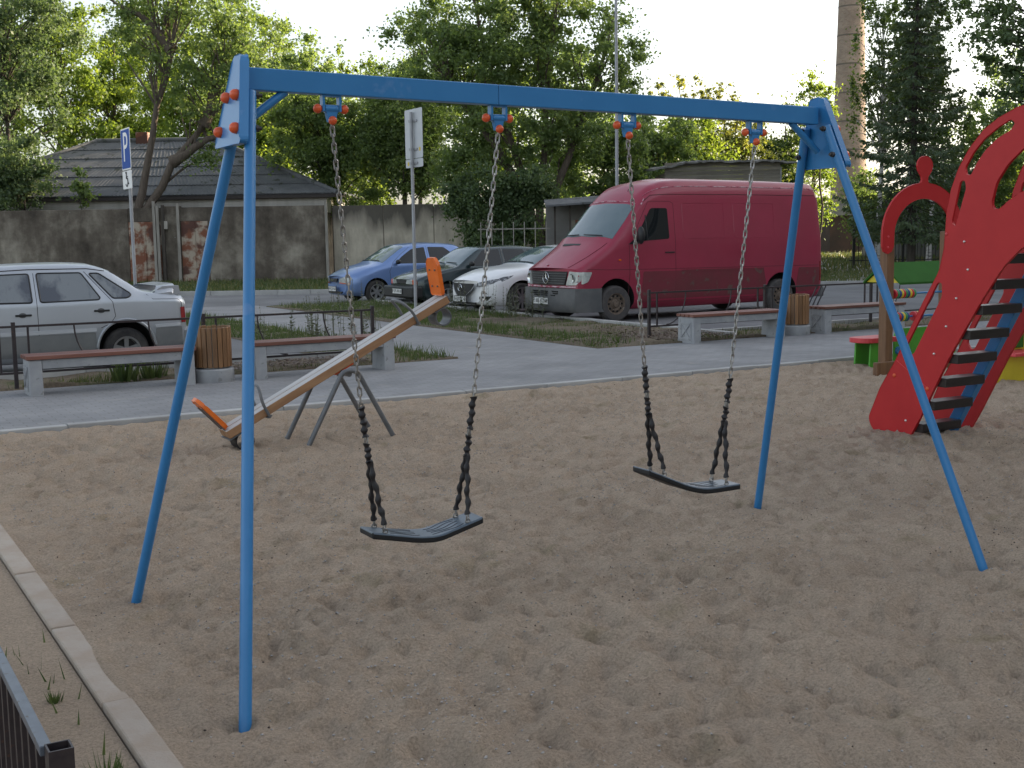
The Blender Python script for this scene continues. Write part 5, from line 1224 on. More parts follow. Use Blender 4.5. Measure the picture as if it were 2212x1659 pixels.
c.side('side_window', [(3.06, 1.31), (3.22, 1.30), (3.52, 1.06), (3.22, 1.0)], 'glass', .005, .02)
c.sline('window_pillar', [(2.345, .95), (2.34, 1.345)], 'bumper_grey', .022, off=.002)
for sy in (-1, 1):
    hl = c.front('headlight', [(sy * y, z) for y, z in ((.26, .575), (.53, .565), (.53, .675), (.30, .660))], 'headlamp', .012, .015)
    c.front('indicator', [(sy * .545, .562), (sy * .70, .558), (sy * .70, .655), (sy * .545, .675)], 'lamp_orange', .012, .01, parent=hl)
c.front('grille', [(-.23, .585), (.23, .585), (.25, .65), (-.25, .65)], 'black_plastic', .012, .01)
g = Geo().box(-.10, .18, -.80, .80, .25, .52); bp = obj('bumper', g, 'black_plastic', c.r, bevel=.04)
obj('bumper_strip', Geo().box(-.106, -.098, -.72, .72, .465, .49), 'dark_car', bp)
c.plate(.0, .40, 'Р 275 АК 60', .50, .11, .115)
c.mirror(1.42, .97, 'black_plastic', (.07, .15, .12), .03); c.wheels(.285, .185, .715, .17, 'spoke', 'tyre', 'rim_alloy', 5)
for y0, y1 in ((-.55, .0), (.05, .60)): obj('wiper', Geo().tube([DB.W(1.17 + .03 * t, y0 + (y1 - y0) * t, DB.zs(1.18, y0 + (y1 - y0) * t) + .025) for t in (0, .33, .66, 1)], .010, 5), 'black_plastic', c.r)
# ---- white saloon
MB_ = Body([
    stz(0.00, (0,.24),(.50,.24),(.60,.32),(.64,.50),(.62,.66),(.55,.715),(.35,.73),(0,.735)),
    stz(0.20, (0,.20),(.68,.20),(.82,.30),(.85,.52),(.83,.70),(.74,.785),(.45,.82),(0,.83)),
    stz(0.60, (0,.18),(.78,.18),(.88,.30),(.905,.58),(.885,.79),(.80,.89),(.5,.945),(0,.955)),
    stz(1.30, (0,.17),(.80,.17),(.89,.29),(.92,.60),(.895,.90),(.82,.985),(.5,1.035),(0,1.045)),
    stz(1.75, (0,.17),(.80,.17),(.89,.29),(.92,.62),(.895,.95),(.72,1.18),(.48,1.235),(0,1.25)),
    stz(2.20, (0,.17),(.80,.17),(.89,.29),(.92,.62),(.895,.97),(.63,1.355),(.45,1.40),(0,1.415)),
    stz(2.80, (0,.17),(.80,.17),(.89,.29),(.92,.62),(.895,.98),(.61,1.395),(.45,1.435),(0,1.45)),
    stz(3.40, (0,.18),(.80,.18),(.89,.30),(.92,.62),(.89,1.0),(.61,1.355),(.45,1.395),(0,1.41)),
    stz(4.20, (0,.20),(.78,.20),(.88,.32),(.90,.62),(.87,1.0),(.72,1.08),(.50,1.11),(0,1.12)),
    stz(4.75, (0,.26),(.70,.26),(.80,.38),(.82,.62),(.79,.95),(.68,1.03),(.48,1.05),(0,1.055)),
    stz(4.86, (0,.32),(.62,.32),(.74,.42),(.76,.62),(.73,.88),(.62,.95),(.44,.97),(0,.975))],
    [0,.05,.08,.14,.08,.08,.16,0], lambda x, y, z: x + .30 * (abs(y) / .92)**2.2 * max(0, 1 - x / 1.8))
c = small_car(MB_, 'saloon_car', 'shiny white saloon car with dark grille parked beside the red van', G(12.20, 23.22), 'white_car', [(.98, .375), (3.81, .375)], 1.84, .345)
c.screen('windscreen', 1.38, 2.12, .76, .58, 'glass_screen', .006)
c.side('side_window', [(1.85, .99), (2.22, 1.30), (2.75, 1.365), (2.78, 1.0)], 'glass', .005, .03); c.side('side_window', [(2.86, 1.0), (2.84, 1.365), (3.40, 1.32), (3.85, 1.08), (3.7, 1.03)], 'glass', .005, .03)
gr = c.front('grille', [(-.44, .665), (-.40, .55), (-.20, .415), (.20, .415), (.40, .55), (.44, .665)], 'black_plastic', .012, .03)
xg = MB_.W(MB_.xf(0, .57), 0, .57)[0] - .03
rim_ = [(xg + .55 * abs(y)**2.4, y, z) for y, z in ((-.46, .60), (-.39, .54), (-.20, .405), (.20, .405), (.39, .54), (.46, .60))]
obj('grille_trim', Geo().tube([(MB_.W(MB_.xf(y, z), y, z)[0] - .012, y, z) for y, z in ((-.46, .61), (-.40, .545), (-.20, .408), (0, .40), (.20, .408), (.40, .545), (.46, .61))], .010, 5), 'chrome', gr)
em = Geo().tube([(xg, .085 * cos(a), .575 + .068 * sin(a)) for a in [2 * pi * i / 24 for i in range(24)]], .007, 5, closed=True)
em.tube([(xg - .002, -.075, .60), (xg - .002, -.035, .61), (xg - .002, -.012, .575), (xg - .002, 0, .555), (xg - .002, .012, .575), (xg - .002, .035, .61), (xg - .002, .075, .60)], .008, 5)
obj('emblem', em, 'chrome', gr)
for sy in (-1, 1):
    hl = c.front('headlight', [(sy * y, z) for y, z in ((.53, .60), (.66, .60), (.79, .665), (.868, .775), (.75, .745), (.55, .675))], 'headlamp_dark', .012, .01)
    c.front('fog_lamp', [(sy * y, z) for y, z in ((.60, .34), (.72, .33), (.77, .40), (.60, .40))], 'black_plastic', .012, .01)
c.side('lamp_corner', [(.30, .70), (.46, .755), (.62, .825), (.40, .80), (.28, .77)], 'headlamp_dark', .006, .01)
c.front('lower_grille', [(-.50, .235), (.50, .235), (.52, .275), (-.52, .275)], 'black_plastic', .010, .01)
c.plate(.0, .335, 'Н 070 ЕС 60', .52, .112, .03)
c.mirror(1.85, 1.02, 'white_car', (.08, .18, .13), .04); c.wheels(.335, .245, .805, .22, 'spoke', 'tyre', 'rim_alloy', 10)
for y0, y1 in ((-.60, .0), (.05, .66)): obj('wiper', Geo().tube([MB_.W(1.40 + .02 * t, y0 + (y1 - y0) * t, MB_.zs(1.41, y0 + (y1 - y0) * t) + .018) for t in (0, .33, .66, 1)], .010, 5), 'black_plastic', c.r)
c.sline('panel_gap', [(1.42, .95), (1.40, .36)], 'seam', .004); c.sline('panel_gap', [(2.82, 1.0), (2.82, .36)], 'seam', .004)
# ------------------------------------------------------------------ old walls, house, sheds, chimney, lamp post
def plasterm(c_dark, c_mid, c_light, zt, streak, amt=.85):
    def f(nt, N, L, b, v):
        mp = N.new('ShaderNodeMapping'); mp.inputs['Scale'].default_value = (1, 1, .22); L.new(v, mp.inputs[0]); vs = mp.outputs[0]
        c = _ramp(N, L, _noise(N, L, v, .55, 8, .68), (.34, c_dark), (.50, c_mid), (.68, c_light))
        st = _ramp(N, L, _noise(N, L, vs, 2.2, 6, .65), (.40, (.45, .43, .41)), (.62, (1.15, 1.15, 1.13)))
        c = _mix(N, L, streak, c, st, 'MULTIPLY')
        fl = _ramp(N, L, _noise(N, L, v, 3.2, 8, .75), (.66, (0, 0, 0)), (.69, (1, 1, 1)))
        c = _mix(N, L, fl, c, (.36, .345, .315))
        # damp, mossy staining creeping down from the coping, ragged lower edge
        sx = N.new('ShaderNodeSeparateXYZ'); L.new(v, sx.inputs[0])
        ad = N.new('ShaderNodeMath'); ad.operation = 'MULTIPLY_ADD'; ad.inputs[1].default_value = 2.8; ad.inputs[2].default_value = -1.4; L.new(_noise(N, L, vs, 1.1, 6), ad.inputs[0])
        a2 = N.new('ShaderNodeMath'); a2.operation = 'ADD'; L.new(sx.outputs[2], a2.inputs[0]); L.new(ad.outputs[0], a2.inputs[1])
        mr = N.new('ShaderNodeMapRange'); mr.inputs[1].default_value = zt - .7; mr.inputs[2].default_value = zt - .1; L.new(a2.outputs[0], mr.inputs[0])
        mm = N.new('ShaderNodeMath'); mm.operation = 'MULTIPLY'; mm.inputs[1].default_value = amt; L.new(mr.outputs[0], mm.inputs[0])
        c = _mix(N, L, mm.outputs[0], c, (.075, .068, .058))
        L.new(c, b.inputs['Base Color']); _bump(N, L, b, _noise(N, L, v, 9, 7, .7), .6, .03)
    return f
groundmat('old_plaster', plasterm((.072, .060, .050), (.155, .132, .108), (.35, .315, .262), 3.6, .45, .6))
groundmat('stained_concrete', plasterm((.40, .365, .30), (.53, .475, .39), (.60, .55, .455), 2.65, .45, .9))
wl_ = thing('old_wall', 'long weathered grey plaster wall with rusty iron doors at the back left', 'wall', (-14, 47, .1))
obj('wall_panel', Geo().box(-16, -.40, 0, .35, -.2, 2.78), 'old_plaster', wl_, bevel=.02)
obj('wall_panel', Geo().box(.85, 1.56, .05, .35, -.2, 2.86), 'old_plaster', wl_, bevel=.02)
obj('wall_panel', Geo().box(2.62, 7.02, 0, .35, -.2, 2.80), 'old_plaster', wl_, bevel=.02)
obj('lintel', Geo().box(-.40, .85, .04, .35, 2.30, 2.80), 'old_plaster', wl_)
obj('lintel', Geo().box(1.56, 2.62, .04, .35, 2.30, 2.80), 'old_plaster', wl_)
for x0, x1 in ((-.38, .82), (1.60, 2.60)):
    d = obj('iron_door', Geo().box(x0, x1, -.02, .03, .02, 2.28), 'rust_iron', wl_)
    m_ = (x0 + x1) / 2
    obj('door_leaf_edge', Geo().box(m_ - .02, m_ + .02, -.045, -.021, .05, 2.25), 'rust_iron', d)
    for z in (.35, 1.2, 2.0): obj('door_batten', Geo().box(x0 + .03, m_ - .03, -.035, -.021, z, z + .05).box(m_ + .03, x1 - .03, -.035, -.021, z, z + .05), 'rust_iron', d)
for x, z1, m_ in ((.75, 2.85, 'pale_wood'), (.95, 2.9, 'bark_dark'), (1.52, 2.95, 'pale_wood'), (.62, 3.05, 'pale_wood'), (7.10, 2.95, 'pale_wood')):
    obj('post', Geo().box(x - .05, x + .05, -.14, -.05, -.1, z1), m_, wl_)
obj('meter_box', Geo().box(1.0, 1.12, -.16, -.04, 2.0, 2.3), 'pale_wood', wl_)
cf = thing('concrete_fence', 'stained pale concrete panel wall right of the slate-roofed house', 'wall', (-6.75, 47.6, .1))
for i in range(4):
    x = i * 1.93; obj('panel', Geo().box(x + .012, x + 1.918, 0, .16, -.2, 2.80 + random.uniform(-.03, .03)), 'stained_concrete', cf, bevel=.015)
    obj('joint_strip', Geo().box(x - .03, x + .011, .02, .12, -.2, 2.72), 'old_plaster', cf)
hs = thing('brick_house', 'old low house with grey slate hip roof behind the wall', 'house', (-14.9, 54, .1))
obj('wall', Geo().box(-7.8, 7.6, -4.2, 4.2, -.2, 2.6), 'old_plaster', hs)
k_ = 0
bmesh_b = mkmesh('brick_course', Geo().box(-7.84, 7.64, -4.25, -4.201, 0, .088), 'white_brick')
for j in range(7): obj('brick_course', bmesh_b, None, hs, loc=(0, 0, 2.60 + j * .095))
obj('cornice', Geo().box(-7.84, 7.64, -4.2, 4.2, 2.602, 3.30), 'white_brick', hs)
EX0, EX1, EY, EZ = -8.3, 8.1, 4.55, 3.32
RX0, RX1, RZ = -2.8, 2.2, 5.82
def hip(u, side):   # x limits of the front slope at fraction u up the roof
    return EX0 + (RX0 - EX0) * u, EX1 + (RX1 - EX1) * u
rf = obj('roof', Geo().add([(EX0, -EY, EZ), (EX1, -EY, EZ), (EX1, EY, EZ), (EX0, EY, EZ), (RX0, 0, RZ), (RX1, 0, RZ)], [(0,1,5,4), (1,2,5), (2,3,4,5), (3,0,4), (3,2,1,0)]), 'slate_roof', hs)
nr = 6
def corr(p00, p10, p01, p11, up, name):
    """corrugated slate course between two lower and two upper points"""
    p00, p10, p01, p11 = map(Vector, (p00, p10, p01, p11)); L_ = (p10 - p00).length; n = int(L_ / .0375); g = Geo(); V = []
    n_ = ((p10 - p00).cross(p01 - p00)).normalized(); d_ = (p10 - p00).normalized()
    for a, b, lift in ((p00, p10, .055), (p01, p11, .012)):
        for i in range(n + 1):
            q = a.lerp(b, i / n); V.append(q + n_ * (lift + .013 * cos((q - p00).dot(d_) / .15 * 2 * pi)))
    V += [v - n_ * .03 for v in V[:n + 1]]
    F = [(i, i + 1, n + 2 + i, n + 1 + i) for i in range(n)] + [(2*n + 2 + i, 2*n + 3 + i, i + 1, i) for i in range(n)]
    g.add(V, F); return obj(name, g, 'slate_roof', rf, smooth=60)
for j in range(nr):
    u0, u1 = j / nr, (j + 1.06) / nr; u1 = min(u1, 1)
    y = lambda u: -EY * (1 - u); z = lambda u: EZ + (RZ - EZ) * u
    a0, b0 = hip(u0, 0); a1, b1 = hip(u1, 0)
    corr((a0, y(u0), z(u0)), (b0, y(u0), z(u0)), (a1, y(u1), z(u1)), (b1, y(u1), z(u1)), 1, 'slate_course')
    e = lambda u: EY * (1 - u)
    corr((b0, -e(u0), z(u0)), (b0, e(u0), z(u0)), (b1, -e(u1), z(u1)), (b1, e(u1), z(u1)), 1, 'slate_course')
for a, b in (((RX0, 0, RZ), (RX1, 0, RZ)), ((EX0, -EY, EZ), (RX0, 0, RZ)), ((EX1, -EY, EZ), (RX1, 0, RZ))):
    obj('ridge_cap', Geo().tube([Vector(a) + Vector((0, 0, .05)), Vector(b) + Vector((0, 0, .05))], .10, 8), 'slate_roof', rf, smooth=60)
obj('fascia', Geo().box(EX0 + .05, EX1 - .05, -EY + .02, -EY + .06, EZ - .14, EZ - .005), 'roof_edge', hs)
ch = obj('chimney_stack', Geo().box(-1.05, -.55, -.25, .25, RZ - .6, RZ + .38), 'rust_iron', rf)

sh = thing('shed', 'small open shed with grey sloping roof and brown boards left of the van', 'shed', (1.45, 41.0, .1))
for x in (0.05, .55, 1.05, 1.6, 2.4): obj('post', Geo().box(x - .03, x + .03, -.03, .03, -.15, 2.5), 'bark_dark', sh)
for i in range(14):
    x = .62 + i * .13; obj('board', Geo().box(x, x + .118, .5, .525, -.15, 2.05 + random.uniform(-.03, .03)), 'rust_iron' if i % 3 else 'plank', sh)
obj('back_wall', Geo().box(-.2, 3.0, 1.6, 1.7, -.15, 2.6), 'grey_render', sh)
obj('roof', Geo().add([(x, y, z + d) for d in (0, .06) for x, y, z in ((-.25, -.4, 2.46), (3.2, -.4, 2.66), (3.2, 2.0, 2.9), (-.25, 2.0, 2.70))], [(3,2,1,0),(4,5,6,7),(0,1,5,4),(1,2,6,5),(2,3,7,6),(3,0,4,7)]), 'slate_roof', sh)
bf = thing('bar_fence', 'thin pale vertical bar fence under the dark shrub left of the shed', 'fence', (-.95, 41.1, .1))
for i in range(7): obj('bar', Geo().box(i * .36 - .015, i * .36 + .015, -.015, .015, -.15, 2.0), 'pale_wood', bf)
for z in (.35, 1.75): obj('rail', Geo().box(-.1, 2.3, .016, .035, z, z + .04), 'pale_wood', bf)
ps = thing('plank_shed', 'plank shed with a ragged tarpaulin roof showing above the van', 'shed', (5.7, 45.5, .22))
pk = mkmesh('plank', Geo().box(0, 4.2, 0, .03, 0, .145), 'plank')
for i in range(26): obj('plank', pk, None, ps, loc=(random.uniform(-.03, .03), (i % 2) * .012, .02 + i * .152))
obj('side_wall', Geo().box(4.2, 4.25, .05, 3.0, -.15, 3.75), 'galvanised', ps); obj('side_wall', Geo().box(-.02, .03, .05, 3.0, -.15, 3.6), 'plank', ps)
n = 40; V = []
rr = random.Random(5)
for yv, dz in ((-.25, 0), (3.1, .15)):
    for i in range(n + 1):
        u = i / n; zt_ = 3.66 + .28 * min(1, u / .25) - .10 * max(0, (u - .8) / .2); V.append((-.45 + 5.2 * u, yv + rr.uniform(-.06, .06), zt_ + dz + rr.uniform(-.03, .03)))
V += [(x, y, z + .07) for x, y, z in V]; m_ = 2 * (n + 1)
F = [(i, i + 1, n + 2 + i, n + 1 + i) for i in range(n)] + [(m_ + i, m_ + n + 1 + i, m_ + n + 2 + i, m_ + i + 1) for i in range(n)] + [(i, m_ + i, m_ + i + 1, i + 1) for i in range(n)] + [(n, m_ + n, m_ + 2*n + 1, 2*n + 1), (0, n + 1, m_ + n + 1, m_)]
obj('roof', fixn(mkmesh('roof', Geo().add(V, F), 'tarp_grey', 40)), None, ps)

def brickm(nt, N, L, b, v):
    tc = N.new('ShaderNodeTexCoord'); sx = N.new('ShaderNodeSeparateXYZ'); L.new(v, sx.inputs[0])
    at = N.new('ShaderNodeMath'); at.operation = 'ARCTAN2'; L.new(sx.outputs[1], at.inputs[0]); L.new(sx.outputs[0], at.inputs[1])
    mu = N.new('ShaderNodeMath'); mu.operation = 'MULTIPLY'; mu.inputs[1].default_value = 1.1; L.new(at.outputs[0], mu.inputs[0])
    cb = N.new('ShaderNodeCombineXYZ'); L.new(mu.outputs[0], cb.inputs[0]); L.new(sx.outputs[2], cb.inputs[1])
    br = N.new('ShaderNodeTexBrick'); br.inputs['Scale'].default_value = 1.0; br.inputs['Brick Width'].default_value = .26; br.inputs['Row Height'].default_value = .085; br.inputs['Mortar Size'].default_value = .012
    br.inputs['Color1'].default_value = (.30, .205, .15, 1); br.inputs['Color2'].default_value = (.37, .275, .21, 1); br.inputs['Mortar'].default_value = (.33, .30, .27, 1); L.new(cb.outputs[0], br.inputs['Vector'])
    c = _mix(N, L, .7, br.outputs['Color'], _ramp(N, L, _noise(N, L, v, .8, 7, .65), (.35, (.62, .60, .58)), (.65, (1.15, 1.12, 1.1))), 'MULTIPLY'); L.new(c, b.inputs['Base Color'])
groundmat('chimney_brick', brickm)
pm('dark_brick', (.085, .050, .038), (.055, .038, .030), scale=2, rough=.95, bump=.3, bscale=10)
pm('iron_band', (.14, .115, .095), rough=.9)
cm_ = thing('factory_chimney', 'tall tapering brick factory chimney with iron bands behind the van', 'chimney', (24.5, 90, .1))
obj('shaft', Geo().lathe([(1.30, 3.5), (1.24, 5), (.88, 18.5), (.72, 26)], 32), 'chimney_brick', cm_, smooth=50)
for i in range(11):
    z = 5.2 + i * 2.0; r_ = 1.24 - (z - 5) * .0267 + .012; obj('iron_band', Geo().lathe([(r_, z), (r_, z + .10)], 32, caps=False), 'iron_band', cm_, smooth=50)
obj('plinth', Geo().box(-1.75, 1.75, -1.75, 1.75, -.2, 2.6), 'dark_brick', cm_)
for i, (r_, z0, z1) in enumerate(((1.95, 2.6, 2.95), (1.75, 2.95, 3.25), (1.55, 3.25, 3.55))): obj('plinth_step', Geo().box(-r_, r_, -r_, r_, z0 + .002, z1), 'grey_render', cm_)
gg_ = thing('garage', 'plain grey garage wall seen through the red arch', 'garage', (22.0, 64, .1))
obj('wall', Geo().box(-2.4, 4.5, 0, 5, -.2, 2.9), 'grey_render', gg_); obj('roof', Geo().box(-2.6, 4.7, -.2, 5.2, 2.91, 3.05), 'roof_edge', gg_)
obj('door', Geo().box(1.0, 3.6, -.05, -.005, 0, 2.3), 'galvanised', gg_)
ifn = thing('iron_fence', 'dark wrought iron fence under the spruce at the back right', 'fence', (14.0, 50.5, .1))
for i in range(6): obj('post', Geo().box(i * 2.0 - .05, i * 2.0 + .05, -.05, .05, -.2, 1.75), 'black_plastic', ifn)
for z in (.30, 1.55): obj('rail', Geo().box(-.2, 10.2, -.02, .02, z, z + .04), 'black_plastic', ifn)
bb = mkmesh('bar', Geo().box(-.011, .011, -.011, .011, .12, 1.68), 'black_plastic')
for i in range(68): obj('bar', bb, None, ifn, loc=(.15 * i + .05, .032, 0))
lp = thing('lamp_post', 'slim grey street lamp post rising behind the van', 'lamp post', (3.31, 38.2, .1))
obj('pole', Geo().tube([(0, 0, -.2), (0, 0, 1.2), (0, 0, 1.21), (0, 0, 9.2)], [.085, .085, .06, .042], 12), 'galvanised', lp, smooth=50)
obj('arm', Geo().tube([(0, 0, 9.2), (.1, -.1, 9.6), (.6, -.6, 9.8)], .03, 8), 'galvanised', lp, smooth=50)
obj('lamp_head', Geo().ball((.8, -.8, 9.8), .2, 12, 8), 'galvanised', lp, smooth=50)
# assumed flats, added out of view so that their evening shadow covers the playground
ab = thing('added_shade_block', 'assumed five-storey block, added unseen right of the yard to cast the evening shadow', 'building', (32, 8, -.1))
obj('wall', Geo().box(0, 12, -55, 58, -.1, 18.0), 'house_wall', ab); obj('roof', Geo().box(-.5, 12.5, -55.5, 58.5, 18.01, 18.4), 'roof_edge', ab)
wm = mkmesh('window', Geo().box(-.04, -.005, -.7, .7, 0, 1.5), 'glass'); wf = mkmesh('window_frame', Geo().box(-.07, -.041, -.78, -.70, -.08, 1.58).box(-.07, -.041, .70, .78, -.08, 1.58).box(-.07, -.041, -.7, .7, -.08, 0).box(-.07, -.041, -.7, .7, 1.5, 1.58).box(-.07, -.041, -.03, .03, 0, 1.5), 'sign_white')
for f in range(5):
    for i in range(20):
        w_ = obj('window', wm, None, ab, loc=(0, -48 + i * 5, 1.6 + f * 3.3)); obj('window_frame', wf, None, w_)

# ------------------------------------------------------------------ trees
def leaves(cent, n, cr, aniso, size, seed, up=.35):
    r = np.random.default_rng(seed); k = len(cent); w = r.uniform(.5, 1.5, k); idx = r.choice(k, n, p=w / w.sum())
    sc = r.uniform(.65, 1.3, k)[idx][:, None]
    d = r.normal(0, 1, (n, 3)); d /= np.linalg.norm(d, axis=1)[:, None]; d *= np.abs(r.normal(0, .62, n))[:, None]
    p = cent[idx] + d * cr * sc * np.array(aniso)
    nr = r.normal(0, 1, (n, 3)); nr[:, 2] += up; nr /= np.linalg.norm(nr, axis=1)[:, None]
    a = np.cross(nr, r.normal(0, 1, (n, 3))); a /= np.linalg.norm(a, axis=1)[:, None]; b = np.cross(nr, a)
    L_ = size * r.uniform(.6, 1.25, n)[:, None]; Wd = L_ * .36
    V = np.stack([p - a * L_ * .5, p + b * Wd - a * L_ * .05, p + a * L_ * .5, p - b * Wd - a * L_ * .05], 1)
    # colour varies by clump and by leaf
    cv = np.clip(r.uniform(.15, .85, k)[idx] * .6 + r.random(n) * .4, 0, 1)
    return V.reshape(-1, 3), np.arange(4 * n).reshape(n, 4), cv
def tree(name, label, base, ells, nclump, nleaf, size, leaf, bark='bark', cr=.75, aniso=(1, 1, .75), tr=.16, stems=None, seed=1, group='trees behind the wall', shell=2.0, zmin=.6, nb=60):
    r = np.random.default_rng(seed); base = Vector(base); root = thing(name, label, 'tree', base, 0, group)
    wt = np.array([e[3] * e[4] * e[5] for e in ells]); pk = r.choice(len(ells), nclump, p=wt / wt.sum()); C = []
    for k in pk:
        e = ells[k]; d = r.normal(0, 1, 3); d /= np.linalg.norm(d); d *= r.random()**(1 / shell)
        C.append((e[0] + d[0] * e[3], e[1] + d[1] * e[4], max(zmin, e[2] + d[2] * e[5])))
    C = np.array(C)
    if stems is None:
        top = max(e[2] + e[5] * .55 for e in ells); mx = np.mean([e[0] for e in ells]); my = np.mean([e[1] for e in ells])
        stems = [[(0, 0, -.3), (mx * .2 + r.normal(0, .1), my * .2, top * .35), (mx * .6, my * .6 + r.normal(0, .15), top * .7), (mx, my, top)]]
    g = Geo(); SP = []
    for st in stems:
        m = 10; P = []
        for i in range(m + 1):
            u = i / m * (len(st) - 1); j = min(int(u), len(st) - 2); q = Vector(st[j]).lerp(Vector(st[j + 1]), u - j)
            if 0 < i < m: q = q + Vector((r.normal(0, .05), r.normal(0, .05), 0))
            P.append(q)
        rad = [tr * (1 - .82 * i / m) * (1.25 if i == 0 else 1) for i in range(m + 1)]
        g.tube(P, rad, 9); SP += [(P[i], rad[i]) for i in range(2, m + 1)]
    obj('trunk', g, bark, root, smooth=60)
    g = Geo()
    for c in C[:nb]:
        c = Vector(c); best = min(SP, key=lambda s_: (s_[0] - c).length + 1.6 * max(0, s_[0].z - c.z * .8)); a = best[0]
        mid = a.lerp(c, .5) + Vector((r.normal(0, .18), r.normal(0, .18), .12 * (c - a).length))
        r0 = min(best[1] * .55, .02 + .013 * (c - a).length); g.tube([a, a.lerp(mid, .5) + Vector((0, 0, .02)), mid, mid.lerp(c, .5) + Vector((r.normal(0, .08), 0, .04)), c], [r0, r0 * .8, r0 * .6, r0 * .4, .007], 5)
    obj('limbs', g, bark, root, smooth=60, kind='stuff')
    V, F, at = leaves(C, nleaf, cr, aniso, size, seed + 50)
    np_mesh('crown', V, F, leaf, at, parent=root)
    return root
def at(vx, vy, Y):    # picture position on a plane at depth Y -> world (used once, to lay the plan out)
    d = _F + _R * ((vx - 1106) / 2665) - _U * ((vy - 829.5) / 2665); return Vector((0, 0, EYE)) + d * (Y / d.y)
def E(base, vx, vy, Y, rx, ry, rz):
    p = at(vx, vy, Y); return (p.x - base[0], p.y - base[1], p.z - base[2], rx, ry, rz)
b_ = (-21.2, 52, .1)
tree('deciduous_tree', 'dark leafy tree with twin slim trunks at the far left edge', b_, [E(b_, 20, 160, 52, 2.3, 2.2, 5.2), E(b_, 60, 60, 52, 2.2, 2, 2.4), E(b_, -20, 360, 52, 2.0, 1.6, 1.8)], 170, 22000, .15, 'leaf_dark', 'bark_dark', .72, tr=.15,
     stems=[[(0, 0, -.3), (-.15, 0, 3), (-.1, 0, 8), (-.5, 0, 13.5)], [(.1, .1, -.3), (.35, .1, 4), (.55, 0, 9), (.9, 0, 14)]], seed=3)
b_ = (-18.6, 48.9, .1)
tree('bush', 'dark green bush in front of the slate roof at the left edge', b_, [E(b_, 40, 370, 48.9, 1.6, 1.0, 1.5), E(b_, 10, 400, 48.9, 1.5, 1, 1.3)], 70, 11000, .14, 'leaf_dark', 'bark_dark', .5, tr=.06, seed=4, nb=30, group='bushes behind the wall')
b_ = (-16.4, 48.6, .1)
tree('bush', 'slim young shrub against the slate roof above the grey wall', b_, [E(b_, 175, 405, 48.6, .32, .3, .75)], 16, 900, .15, 'leaf_mid', 'bark_dark', .28, tr=.03, seed=5, nb=12, group='bushes behind the wall')
b_ = (-14.15, 48.3, .1)
def rel(vx, vy, Y=48.3): p = at(vx, vy, Y); return (p.x + 14.15, p.y - 48.3, p.z - .1)
tree('deciduous_tree', 'leaning forked tree with bare lower limbs in front of the slate roof', b_,
     [E(b_, 400, 40, 48.6, 2.6, 1.8, 2.8), E(b_, 470, 180, 48.6, 1.9, 1.6, 1.8), E(b_, 540, 120, 48.6, 1.5, 1.4, 1.9), E(b_, 300, 60, 48.8, 1.3, 1.3, 1.7), E(b_, 430, 330, 48.6, .9, .8, .5)], 200, 23000, .14, 'leaf_mid', 'bark', .7, tr=.21, seed=6, shell=2.6, nb=90,
     stems=[[(-.1, 0, -.3), (-.25, 0, 2.6), rel(312, 370), rel(345, 230), rel(372, 110), rel(385, 0)], [(.1, 0, -.3), (.0, 0, 2.7), rel(372, 350), rel(440, 270), rel(510, 205), rel(560, 150)], [rel(372, 350), rel(450, 300), rel(520, 280)], [rel(372, 110), rel(310, 40), rel(240, 0)], [rel(440, 270), rel(470, 200), rel(490, 130)]])
for i, (vx, vy, Y, rx, rz, lab, leaf, nl) in enumerate((
    (120, 120, 74, 3.0, 6.0, 'sunlit yellow-green tree behind the house, second from the left edge', 'leaf_light', 15000),
    (235, 190, 78, 2.7, 4.6, 'sunlit yellow-green tree right behind the house ridge', 'leaf_light', 13000),
    (20, 100, 82, 3.0, 7.0, 'pale sunlit tree half hidden behind the dark tree at the left edge', 'leaf_light', 11000),
    (420, 250, 72, 3.0, 3.6, 'light green tree showing between the forked trunks', 'leaf_light', 13000),
    (570, 300, 66, 2.1, 3.0, 'light green tree behind the left end plate of the swing', 'leaf_light', 10000),
    (640, 210, 70, 2.2, 3.4, 'mid green tree just right of the swing end plate', 'leaf_mid', 12000),
    (330, 120, 84, 3.6, 6.5, 'tall sunlit tree behind the forked tree', 'leaf_light', 17000),
    (500, 130, 86, 3.4, 5.5, 'tall sunlit tree above the left end of the beam', 'leaf_light', 15000),
    (590, 190, 80, 2.6, 4.4, 'sunlit tree behind the left brace of the swing', 'leaf_light', 12000),
    (900, 200, 78, 3.2, 5.0, 'tree behind the road sign, above the beam', 'leaf_mid', 15000),
    (1060, 250, 80, 3.4, 5.0, 'sunlit tree showing through the large middle tree', 'leaf_light', 14000),
    (1230, 260, 76, 3.2, 4.6, 'green tree behind the middle of the beam, left of the lamp post', 'leaf_mid', 14000))):
    p = at(vx, vy, Y); b_ = (p.x, Y, .1)
    tree('deciduous_tree', lab, b_, [(0, 0, p.z - .1, rx, 2.2, rz), (r_ := random.uniform(-1, 1), 0, p.z - rz * .7, rx * .8, 2, rz * .5)], 100, int(nl * 1.35), .21, leaf, 'bark', .9, tr=.17, seed=20 + i, nb=45)
for i, (vx, vt, Y, lab) in enumerate(((705, 95, 82, 'narrow sunlit poplar, left of the three above the beam'), (748, 62, 84, 'tallest narrow sunlit poplar above the beam'), (800, 120, 82, 'narrow sunlit poplar, right of the three above the beam'))):
    p = at(vx, vt, Y); h = p.z; b_ = (p.x, Y, .1)
    tree('poplar_tree', lab, b_, [(0, 0, h * .62, 1.05, 1.0, h * .40), (0, 0, h * .35, 1.5, 1.2, h * .25)], 80, 9000, .22, 'leaf_light', 'bark', .55, (.8, .8, 1.3), tr=.15, seed=40 + i, nb=40, group='poplars behind the wall')
b_ = (-7.2, 51.5, .1)
